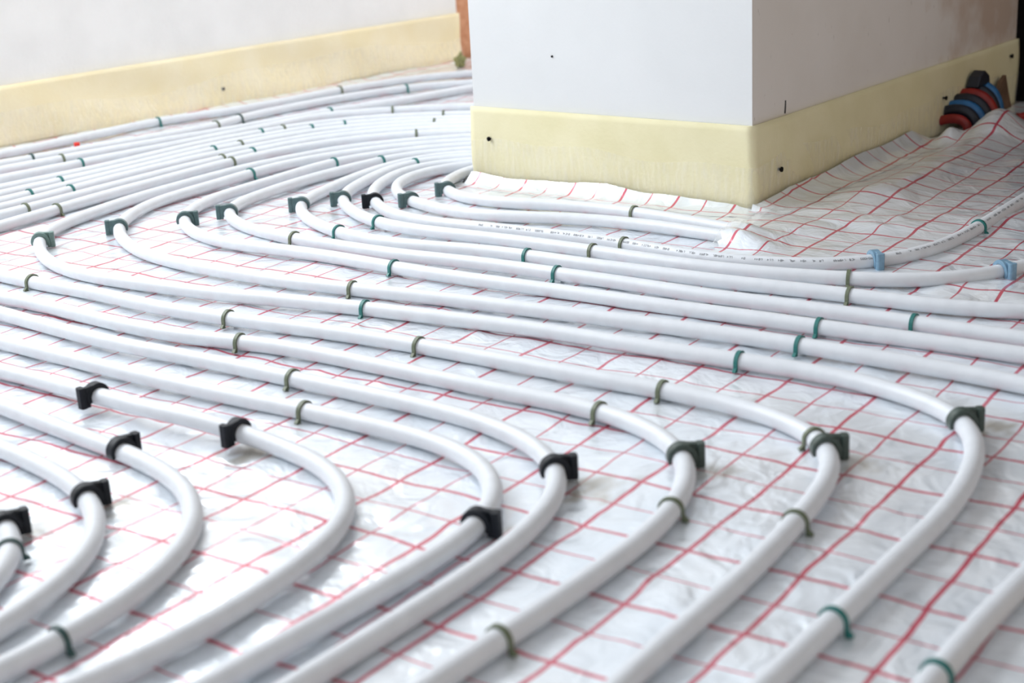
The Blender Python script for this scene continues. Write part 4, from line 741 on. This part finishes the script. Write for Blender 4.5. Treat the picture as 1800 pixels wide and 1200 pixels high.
# small dark print along the seventh pipe: illegible marks, laid on the surface
def pipe_print(key, s0, s1, ang):
    P = spline(np.array(PIPES[key], float)/10000.0, 6)
    s = np.r_[0, np.cumsum(np.linalg.norm(np.diff(P, axis=0), axis=1))]
    rnd = random.Random(3)
    V = []; F = []
    def pt(d, h):
        c = np.array([np.interp(d, s, P[:, k]) for k in range(3)])
        c2 = np.array([np.interp(d+0.004, s, P[:, k]) for k in range(3)])
        t = (c2-c)/np.linalg.norm(c2-c)
        side = np.cross(t, [0, 0, 1.0]); side /= np.linalg.norm(side)
        if side[1] > 0: side = -side
        a = ang + h/PR
        return c + (PR+0.00015)*(math.cos(a)*side + math.sin(a)*np.array([0, 0, 1.0]))
    def stroke(d0, h0, d1, h1, w=0.00035):
        n = len(V)
        if abs(d1-d0) > abs(h1-h0): off = (0, w)
        else: off = (w, 0)
        for (d, h) in ((d0-off[0], h0-off[1]), (d0+off[0], h0+off[1]), (d1+off[0], h1+off[1]), (d1-off[0], h1-off[1])):
            V.append(pt(d, h))
        F.append((n, n+1, n+2, n+3))
    d = s0
    while d < s1:
        word = rnd.randint(2, 7)
        for _ in range(word):
            w = 0.0016; hh = 0.0013
            k = rnd.random()
            if k < 0.75: stroke(d, -hh, d, hh)
            if k > 0.35: stroke(d+w, -hh, d+w, hh*rnd.choice((1, .2)))
            if k > 0.5: stroke(d, hh, d+w, hh)
            if k < 0.6: stroke(d, 0, d+w, 0)
            if 0.3 < k < 0.8: stroke(d, -hh, d+w, -hh)
            d += 0.0027
        d += rnd.choice((0.004, 0.006, 0.012))
    return link_mesh('printed_marks', V, F, M['print'], pipe_obj[key], smooth=False)
pipe_print('K7', 0.707, 1.326, 0.75)
pipe_print('K7', 1.350, 1.721, 0.95)


# ------------------------------------------------------------------ clips
PR_O = PR + 0.0004
def staple_meshes(col):
    pts = [(0, -PR_O-0.0008, 0.000), (0, -PR_O-0.0008, 0.004), (0, -PR_O-0.0008, PR)]
    for a in np.linspace(math.pi, 0, 17)[1:]:
        pts.append((0, math.cos(a)*(PR_O+0.0008), PR + math.sin(a)*(PR_O+0.0008)))
    pts += [(0, PR_O+0.0008, 0.004), (0, PR_O+0.0008, 0.0)]
    P = np.array(pts); T = np.gradient(P, axis=0); T /= np.linalg.norm(T, axis=1)[:, None]
    V = []; F = []
    hw, ht = 0.0022, 0.0011
    for p, t in zip(P, T):
        nrm = np.array([0, -t[2], t[1]])
        for (a, b) in ((-hw, -ht), (hw, -ht), (hw, ht), (-hw, ht)):
            V.append(p + np.array([a, 0, 0]) + nrm*b)
    n = len(P)
    for i in range(n-1):
        for j in range(4):
            k = (j+1) % 4
            F.append((i*4+j, i*4+k, (i+1)*4+k, (i+1)*4+j))
    F.append((3, 2, 1, 0)); F.append(tuple((n-1)*4+j for j in range(4)))
    me = bpy.data.meshes.new('hoop'); me.from_pydata([tuple(v) for v in V], [], F); me.update(); me.materials.append(col)
    bm = bmesh.new()
    prism_bm([(0, 0.0), (0.0042, 0.0004), (0.0046, 0.0016), (0.0012, 0.0046), (0, 0.005)], -0.0019, 0.0019, bm)
    mb = bpy.data.meshes.new('barb'); bmesh.ops.recalc_face_normals(bm, faces=bm.faces); bm.to_mesh(mb); bm.free(); mb.materials.append(col)
    return me, mb
ST = {}
STAPLES = [
    (-0.1811, 1.7995, 0.0094, 2.64, 'teal', 'teal staple on the leftmost rear bend, leftmost of its 3'),
    (-0.1559, 1.9901, 0.0094, 2.461, 'teal', 'teal staple on the third rear bend from left, second from left of its 3'),
    (-0.2521, 2.2132, 0.0094, 2.206, 'teal', 'teal staple on the fifth rear bend from left, leftmost of its 3'),
    (-0.1961, 2.2652, 0.0094, 2.212, 'teal', 'teal staple on the sixth rear bend from left, leftmost of its 4'),
    (0.0274, 2.0132, 0.0094, 2.513, 'teal', 'teal staple on the fifth rear bend from left, second from left of its 3'),
    (0.0642, 1.9145, 0.0094, 2.503, 'teal', 'teal staple on the fourth rear bend from left, third from left of its 4'),
    (0.3514, 1.6289, 0.0094, 2.532, 'teal', 'teal staple on the third rear bend from left, rightmost of its 3'),
    (0.4587, 1.6243, 0.0094, 2.492, 'teal', 'teal staple on the fourth rear bend from left, rightmost of its 4'),
    (0.3169, 1.5675, 0.0094, 2.492, 'teal', 'teal staple on the second rear bend from left, rightmost of its 3'),
    (0.2437, 1.5265, 0.0094, 2.556, 'teal', 'teal staple on the leftmost rear bend, second from left of its 3'),
    (0.6614, 2.0383, 0.0094, 4.039, 'teal', 'teal staple on the seventh rear bend from left, right one of two'),
    (-0.3163, 2.1863, 0.0094, 2.422, 'olive', 'olive staple on the fourth rear bend from left, leftmost of its 4'),
    (-0.2047, 1.8929, 0.0094, 2.644, 'olive', 'olive staple on the second rear bend from left, second from left of its 3'),
    (-0.6596, 2.0146, 0.0094, 2.482, 'olive', 'olive staple on the second front bend from right, leftmost of its 6'),
    (-0.3503, 1.7884, 0.0094, 2.591, 'olive', 'olive staple on the second front bend from right, second from left of its 6'),
    (-0.3204, 1.6877, 0.0094, 2.676, 'olive', 'olive staple on the third front bend from right, leftmost of its 4'),
    (-0.2405, 1.546, 0.0094, 2.499, 'olive', 'olive staple on the fourth front bend from right'),
    (-0.2157, 1.4426, 0.0094, 2.533, 'olive', 'olive staple on the fifth front bend from right'),
    (-0.1066, 1.6374, 0.0094, 2.524, 'olive', 'olive staple on the second front bend from right, third from left of its 6'),
    (0.1519, 1.4472, 0.0094, 2.491, 'olive', 'olive staple on the second front bend from right, fourth from left of its 6'),
    (0.0832, 1.3948, 0.0094, 2.351, 'olive', 'olive staple on the third front bend from right, third from left of its 4'),
    (0.429, 1.819, 0.0094, 2.775, 'olive', 'olive staple on the sixth rear bend from left, rightmost of its 4'),
    (0.4135, 1.7461, 0.0094, 2.543, 'olive', 'olive staple on the fifth rear bend from left, rightmost of its 3'),
    (0.1969, 2.2363, 0.0094, 2.41, 'olive', 'olive staple on the innermost rear bend'),
    (0.1647, 2.0481, 0.0094, 2.408, 'olive', 'olive staple on the seventh rear bend from left, left one of two'),
    (0.1188, 2.0203, 0.0094, 2.469, 'olive', 'olive staple on the sixth rear bend from left, third from left of its 4'),
    (0.2763, 1.2961, 0.0094, 1.801, 'olive', 'olive staple on the second front bend from right, rightmost of its 6'),
    (0.1263, 1.1564, 0.0094, -1.985, 'olive', 'olive staple on the third front bend from right, rightmost of its 4'),
    (0.2239, 1.1189, 0.0094, -2.105, 'olive', 'olive staple on the second front bend from right, fifth from left of its 6'),
    (0.2186, 0.9533, 0.0094, -2.232, 'teal', 'teal staple on the leftmost rear bend, rightmost of its 3'),
    (-0.0204, 0.953, 0.0094, -2.262, 'olive', 'olive staple on the third front bend from right, second from left of its 4'),
    (-0.3443, 0.9862, 0.0094, -2.197, 'dark', 'dark green staple on the seventh front bend from right'),
    (-0.428, 1.1442, 0.0094, 1.768, 'dark', 'dark green staple on the smallest front bend at the left edge'),
    (0.2699, 0.8745, 0.0094, -2.214, 'teal', 'teal staple on the pipe in the lower right corner'),
    (-0.4591, 2.698, 0.0094, -2.168, 'teal', 'teal staple on the second rear bend from left, leftmost of its 3'),
    (-0.3124, 2.7575, 0.0094, -2.359, 'teal', 'teal staple on the third rear bend from left, leftmost of its 3'),
    (-0.2241, 2.7513, 0.0094, -2.442, 'teal', 'teal staple on the fourth rear bend from left, second from left of its 4'),
    (-0.1587, 2.7085, 0.0094, -2.514, 'teal', 'teal staple on the sixth rear bend from left, second from left of its 4'),
    (-0.8099, 2.4961, 0.0094, 4.066, 'olive', 'olive staple on the ninth pipe from left wall, leftmost of its 3'),
    (-0.7525, 2.4796, 0.0094, 4.163, 'olive', 'olive staple on the tenth pipe from left wall, leftmost of its 3'),
    (-0.7703, 2.6348, 0.0094, 4.113, 'teal', 'teal staple on the eighth pipe from left wall'),
    (-0.8374, 2.6144, 0.0094, 4.034, 'teal', 'teal staple on the seventh pipe from left wall, leftmost of its 4'),
    (-0.8109, 2.7177, 0.0094, 3.967, 'teal', 'teal staple on the sixth pipe from left wall, leftmost of its 3'),
    (-0.8176, 2.8895, 0.0094, 3.933, 'teal', 'teal staple on the fourth pipe from left wall, left one of two'),
    (-0.8698, 2.9477, 0.0094, 3.87, 'olive', 'olive staple on the third pipe from left wall, left one of two'),
    (-0.9354, 2.9683, 0.0094, 3.838, 'dark', 'dark green staple on the second pipe from left wall, leftmost of its 4'),
    (-0.7621, 3.3468, 0.0094, 3.863, 'teal', 'teal staple on the pipe nearest left wall, left one of two'),
    (-0.6177, 3.2571, 0.0094, 4.151, 'olive', 'olive staple on the second pipe from left wall, second from left of its 4'),
    (-0.5788, 3.3301, 0.0094, 4.195, 'dark', 'dark green staple on the second pipe from left wall, third from left of its 4'),
    (-0.5696, 2.9511, 0.0094, 3.961, 'teal', 'teal staple on the seventh pipe from left wall, second from left of its 4'),
    (-0.5234, 2.996, 0.0094, 3.871, 'olive', 'olive staple on the seventh pipe from left wall, third from left of its 4'),
    (-0.4862, 2.9082, 0.0094, 3.955, 'teal', 'teal staple on the ninth pipe from left wall, rightmost of its 3'),
    (-0.5362, 2.8534, 0.0094, 3.978, 'olive', 'olive staple on the ninth pipe from left wall, second from left of its 3'),
    (-0.5131, 2.8211, 0.0094, 3.985, 'olive', 'olive staple on the tenth pipe from left wall, second from left of its 3'),
    (-0.5005, 3.1254, 0.0094, 3.809, 'teal', 'teal staple on the fifth pipe from left wall, leftmost of its 3'),
    (-0.4583, 3.1573, 0.0094, 3.752, 'olive', 'olive staple on the fifth pipe from left wall, second from left of its 3'),
    (-0.3964, 3.1418, 0.0094, 3.647, 'teal', 'teal staple on the sixth pipe from left wall, second from left of its 3'),
    (-0.3294, 3.1691, 0.0094, 3.38, 'teal', 'teal staple on the sixth pipe from left wall, rightmost of its 3'),
    (-0.3792, 3.3573, 0.0094, 3.825, 'teal', 'teal staple on the third pipe from left wall, right one of two'),
    (-0.2376, 3.3305, 0.0094, 3.19, 'olive', 'olive staple on the fourth pipe from left wall, right one of two'),
    (-0.1211, 3.2289, 0.0094, 3.022, 'olive', 'olive staple on the fifth pipe from left wall, rightmost of its 3'),
    (-0.1377, 3.135, 0.0094, 3.021, 'olive', 'olive staple on the seventh pipe from left wall, rightmost of its 4'),
    (-0.1704, 3.0099, 0.0094, 3.179, 'olive', 'olive staple on the tenth pipe from left wall, rightmost of its 3'),
    (-0.2236, 3.6553, 0.0094, 3.576, 'teal', 'teal staple on the second pipe from left wall, rightmost of its 4'),
    (-0.3878, 3.6825, 0.0094, 3.892, 'olive', 'olive staple on the pipe nearest left wall, right one of two'),
]
for (x, y, z, a, col, label) in STAPLES:
    if col not in ST: ST[col] = staple_meshes(M[col])
    me, mb = ST[col]
    o = empty('pipe_staple', (x, y, z - PR), a)
    tag(o, label, 'staple', 'thin pipe staples')
    h = bpy.data.objects.new('hoop', me); COL.objects.link(h); h.parent = o
    for s in (-1, 1):
        b = bpy.data.objects.new('barb', mb); COL.objects.link(b); b.parent = o
        b.location = (0, s*(PR_O+0.0014), 0); b.rotation_euler = (0, 0, 0 if s > 0 else math.pi)

def clip_meshes(col):
    """chunky bend clip: a hook arching over the pipe and a nail block at its +y side"""
    r0, hw = PR + 0.0004, 0.0055
    ri, ro = [], []
    A0, A1_ = R2(200), R2(-25)
    for k in range(26):
        a = A0 + (A1_ - A0)*k/25
        th = 0.0030 + 0.0024*min(1, max(0, (A0-a)/R2(100)))
        ri.append((math.cos(a)*r0, PR + math.sin(a)*r0))
        ro.append((math.cos(a)*(r0+th), PR + math.sin(a)*(r0+th)))
    bm = bmesh.new()
    n = len(ri)
    rows = [[bm.verts.new((x, y, z)) for (y, z) in (ri + ro[::-1])] for x in (-hw, hw)]
    m_ = 2*n
    for k in range(m_):
        bm.faces.new((rows[0][k], rows[0][(k+1) % m_], rows[1][(k+1) % m_], rows[1][k]))
    for k in range(n-1):
        for rw in rows:
            bm.faces.new((rw[k], rw[k+1], rw[m_-2-k], rw[m_-1-k]))
    bmesh.ops.recalc_face_normals(bm, faces=bm.faces)
    mh = bpy.data.meshes.new('hook'); bm.to_mesh(mh); bm.free(); mh.materials.append(col)
    # block: chamfered post, joined to the hook by a rib and a foot
    bm = bmesh.new()
    y0, y1 = r0 + 0.0050, r0 + 0.0122
    pw = 0.0052
    top = PR*2 + 0.0050
    post = [(-pw, y0+0.001), (-pw+0.001, y0), (pw-0.001, y0), (pw, y0+0.001), (pw, y1-0.0018), (pw-0.0018, y1), (-pw+0.0018, y1), (-pw, y1-0.0018)]
    lo = [bm.verts.new((px, py, 0.0005)) for px, py in post]; hi = [bm.verts.new((px, py, top)) for px, py in post]
    bm.faces.new(lo[::-1]); bm.faces.new(hi)
    q = len(post)
    for i in range(q): bm.faces.new((lo[i], lo[(i+1) % q], hi[(i+1) % q], hi[i]))
    prism_bm([(r0+0.0008, 0.0006), (y0+0.0005, 0.0006), (y0+0.0005, PR*1.0), (r0+0.0012, PR*0.8)], -pw*0.9, pw*0.9, bm)
    prism_bm([(r0+0.0032, PR*0.6), (y0+0.0005, PR*0.6), (y0+0.0005, top-0.0008), (0.0, PR + r0 + 0.0050), (r0*0.5, PR + r0*0.95)], -0.0051, 0.0016, bm)
    bmesh.ops.recalc_face_normals(bm, faces=bm.faces)
    mb = bpy.data.meshes.new('nail_block'); bm.to_mesh(mb); bm.free(); mb.materials.append(col)
    return mh, mb
CT = {}
CLIPS = [
    (-0.7167, 2.2539, 0.0094, -1.381, 'sage', 'sage green bend clip at the leftmost rear bend'),
    (-0.6091, 2.318, 0.0094, 1.749, 'slate', 'slate green bend clip at the second rear bend from left'),
    (-0.5115, 2.3468, 0.0094, -1.414, 'slate', 'slate green bend clip at the third rear bend from left'),
    (-0.4457, 2.3852, 0.0094, 1.672, 'slate', 'slate green bend clip at the fourth rear bend from left'),
    (-0.3317, 2.4102, 0.0094, 1.601, 'slate', 'slate green bend clip at the fifth rear bend from left'),
    (-0.2664, 2.4384, 0.0094, 1.692, 'slate', 'slate green bend clip at the sixth rear bend from left'),
    (-0.2114, 2.41, 0.0094, 1.795, 'black', 'black bend clip at the seventh rear bend from left'),
    (-0.1525, 2.4051, 0.0094, 2.052, 'slate', 'slate green bend clip at the eighth rear bend from left'),
    (-0.0939, 2.4707, 0.0094, 1.772, 'slate', 'slate green bend clip at the innermost rear bend'),
    (0.4192, 1.3153, 0.0094, -1.459, 'moss', 'dark moss green bend clip at the rightmost front bend'),
    (0.2802, 1.2681, 0.0094, -1.517, 'moss', 'dark moss green bend clip at the second front bend from right'),
    (0.1485, 1.2671, 0.0094, -1.493, 'moss', 'dark moss green bend clip at the third front bend from right'),
    (0.0317, 1.2532, 0.0094, -1.433, 'black', 'black bend clip at the fourth front bend from right'),
    (-0.0375, 1.1483, 0.0094, -1.987, 'black', 'black bend clip at the fifth front bend from right'),
    (-0.4453, 1.5108, 0.0145, 2.398, 'black', 'black bend clip, left one of two holding the lifted pipe'),
    (-0.2731, 1.3798, 0.0142, 2.518, 'black', 'black bend clip, right one of two holding the lifted pipe'),
    (-0.3849, 1.3571, 0.0094, -0.768, 'black', 'black bend clip at the seventh front bend from right'),
    (-0.3899, 1.2454, 0.0094, -1.06, 'black', 'black bend clip at the eighth front bend from right'),
    (-0.4468, 1.1911, 0.0094, -1.021, 'black', 'black bend clip at the smallest front bend at the left edge'),
    (0.4797, 1.8946, 0.0094, 3.338, 'blue', 'blue-grey bend clip on the printed pipe'),
    (0.6219, 1.8156, 0.0094, 3.535, 'blue', 'blue-grey bend clip nearest the right edge'),
]
for (x, y, z, a, col, label) in CLIPS:
    if col not in CT: CT[col] = clip_meshes(M[col])
    o = empty('bend_clip', (x, y, z - PR), a)
    tag(o, label, 'pipe clip', 'chunky bend clips')
    for nm, me in zip(('hook', 'nail_block'), CT[col]):
        c = bpy.data.objects.new(nm, me); COL.objects.link(c); c.parent = o
        bv = c.modifiers.new('bevel', 'BEVEL'); bv.width = 0.0006; bv.segments = 2; bv.limit_method = 'ANGLE'; bv.angle_limit = R2(40)

# ------------------------------------------------------------------ small things
# red cap between the first two pipes
o = empty('plastic_cap', (-0.8800, 3.1020, 0.001))
V, F = tube([(0, 0, 0), (0, 1e-6, 0.0055)], 0.0085, 18); link_mesh('rim', V, F, M['redcap'], o)
V, F = tube([(0, 0, 0.005), (0, 1e-6, 0.0125), (0, 2e-6, 0.014)], 0.0062, 18); link_mesh('stub', V, F, M['redcap'], o)
tag(o, 'small red plastic cap on the floor between pipes by the left wall', 'cap')

# olive wad in the far corner beside the pillar
bm = bmesh.new(); bmesh.ops.create_icosphere(bm, subdivisions=3, radius=0.014)
for v in bm.verts:
    k = 1 + 0.35*math.sin(v.co.x*400+1)*math.cos(v.co.y*330) + 0.2*math.sin(v.co.z*500)
    v.co *= k; v.co.z = v.co.z*1.3 + 0.017
w = bm_obj('foam_wad', bm, M['gum'], smooth=True)
w.location = (-0.0980, 4.0600, 0.0)
tag(w, 'small olive wad on the floor in the far corner behind the pillar', 'scrap')

# coloured conduits coming out of the foot of the pillar's side
def conduit(name, s, h0, out, mat, label, cat, rad=0.0105, drift=0.0, zend=0.006):
    base = B1 + D2*s
    pts = []
    for t in np.linspace(0, 1, 70):
        d = -0.004 + out*math.sin(t*math.pi/2)
        z = zend + (h0 - zend)*math.cos(t*math.pi/2)**0.9 + 0.010*math.sin(t*math.pi)
        q = base + N2*d + D2*(drift*t)
        pts.append((q[0], q[1], z))
    rid = np.array([rad*(1 + 0.06*math.sin(i*math.pi)) for i in range(70)])
    rid = rad*(1.0 + 0.07*np.where(np.arange(70) % 2 == 0, 1, -1))
    V, F = tube(pts, rad, 16, ridge=rid)
    o = link_mesh(name, V, F, mat)
    tag(o, label, cat, 'conduits at the pillar foot')
    return o
conduit('conduit', 0.694, 0.022, 0.058, M['red'], "dark red corrugated conduit, leftmost of the bundle at the pillar's side", 'conduit', 0.0085)
conduit('conduit', 0.716, 0.036, 0.064, M['navy'], 'black corrugated conduit between the leftmost red one and the left blue one', 'conduit', 0.0105)
conduit('conduit', 0.738, 0.042, 0.066, M['bluepipe'], 'blue corrugated conduit, left one of the two blue ones', 'conduit', 0.0100)
conduit('conduit', 0.761, 0.050, 0.068, M['navy'], 'black corrugated conduit between the left blue one and the middle red one', 'conduit', 0.0112)
conduit('conduit', 0.786, 0.056, 0.070, M['red'], 'red corrugated conduit in the middle of the coloured bundle', 'conduit', 0.0112)
conduit('conduit', 0.812, 0.060, 0.062, M['navy'], 'black corrugated conduit between the middle red one and the right blue one', 'conduit', 0.0118)
conduit('conduit', 0.841, 0.062, 0.056, M['bluepipe'], 'blue corrugated conduit at the right end of the bundle', 'conduit', 0.0125)
# black sleeve above the bundle
bm = bmesh.new()
prism_bm([(-0.030, 0), (0.030, 0), (0.026, 0.016), (0.004, 0.028), (-0.018, 0.018)], 0.0, 0.024, bm)
sl_ = bm_obj('rubber_sleeve', bm, M['navy'], bevel=0.002)
qs = B1 + D2*0.822 + N2*0.006
sl_.location = (qs[0], qs[1], 0.072); sl_.rotation_euler = (0, 0, math.atan2(N2[1], N2[0]))
tag(sl_, 'black rubber sleeve on the strip above the coloured conduits', 'sleeve')
# brown scrap leaning right of the bundle
bm = bmesh.new()
prism_bm([(-0.048, 0), (0.052, 0), (0.034, 0.030), (0.014, 0.070), (-0.010, 0.060)], 0.0, 0.008, bm)
br = bm_obj('board_scrap', bm, M['brown'], bevel=0.001)
qs = B1 + D2*0.945 + N2*0.012
br.location = (qs[0], qs[1], 0.002); br.rotation_euler = (0, 0, math.atan2(N2[1], N2[0]))
tag(br, 'brown pointed board scrap leaning on the strip right of the conduits', 'board')
# three red conduits lying beyond the flap
for k in range(3):
    base = flat(0.988 - 0.026*k, 2.846 - 0.038*k)
    pts = []
    for t in np.linspace(0, 1, 60):
        q = base + flat(0.42, 0.02)*t
        pts.append((q[0], q[1], 0.0085 + 0.003*math.sin(t*3)))
    rid = 0.0105*(1.0 + 0.07*np.where(np.arange(60) % 2 == 0, 1, -1))
    V, F = tube(pts, 0.0105, 16, ridge=rid)
    o = link_mesh('conduit', V, F, M['red'])
    tag(o, ('red conduit lying on the floor nearest the strip, at the right edge',
            'middle one of three red conduits lying on the floor at the right edge',
            'red conduit lying on the floor nearest the foil flap, at the right edge')[k], 'conduit', 'red conduits lying at the right edge')

# black post standing at the far end of the pillar's side
qs = B1 + D2*1.078 + N2*0.0
po = empty('post', (qs[0], qs[1], 0.0), aF2)
bm = box_bm(0.0, 0.16, -0.10, 0.012, 0.0, 1.6); bm_obj('upright', bm, M['postblack'], po, bevel=0.002)
bm = box_bm(-0.012, 0.16, -0.13, -0.1005, 0.0, 0.112); bm_obj('foot_plate', bm, M['postblack'], po, bevel=0.002)
tag(po, "tall black post beyond the end of the pillar's shaded side", 'post')
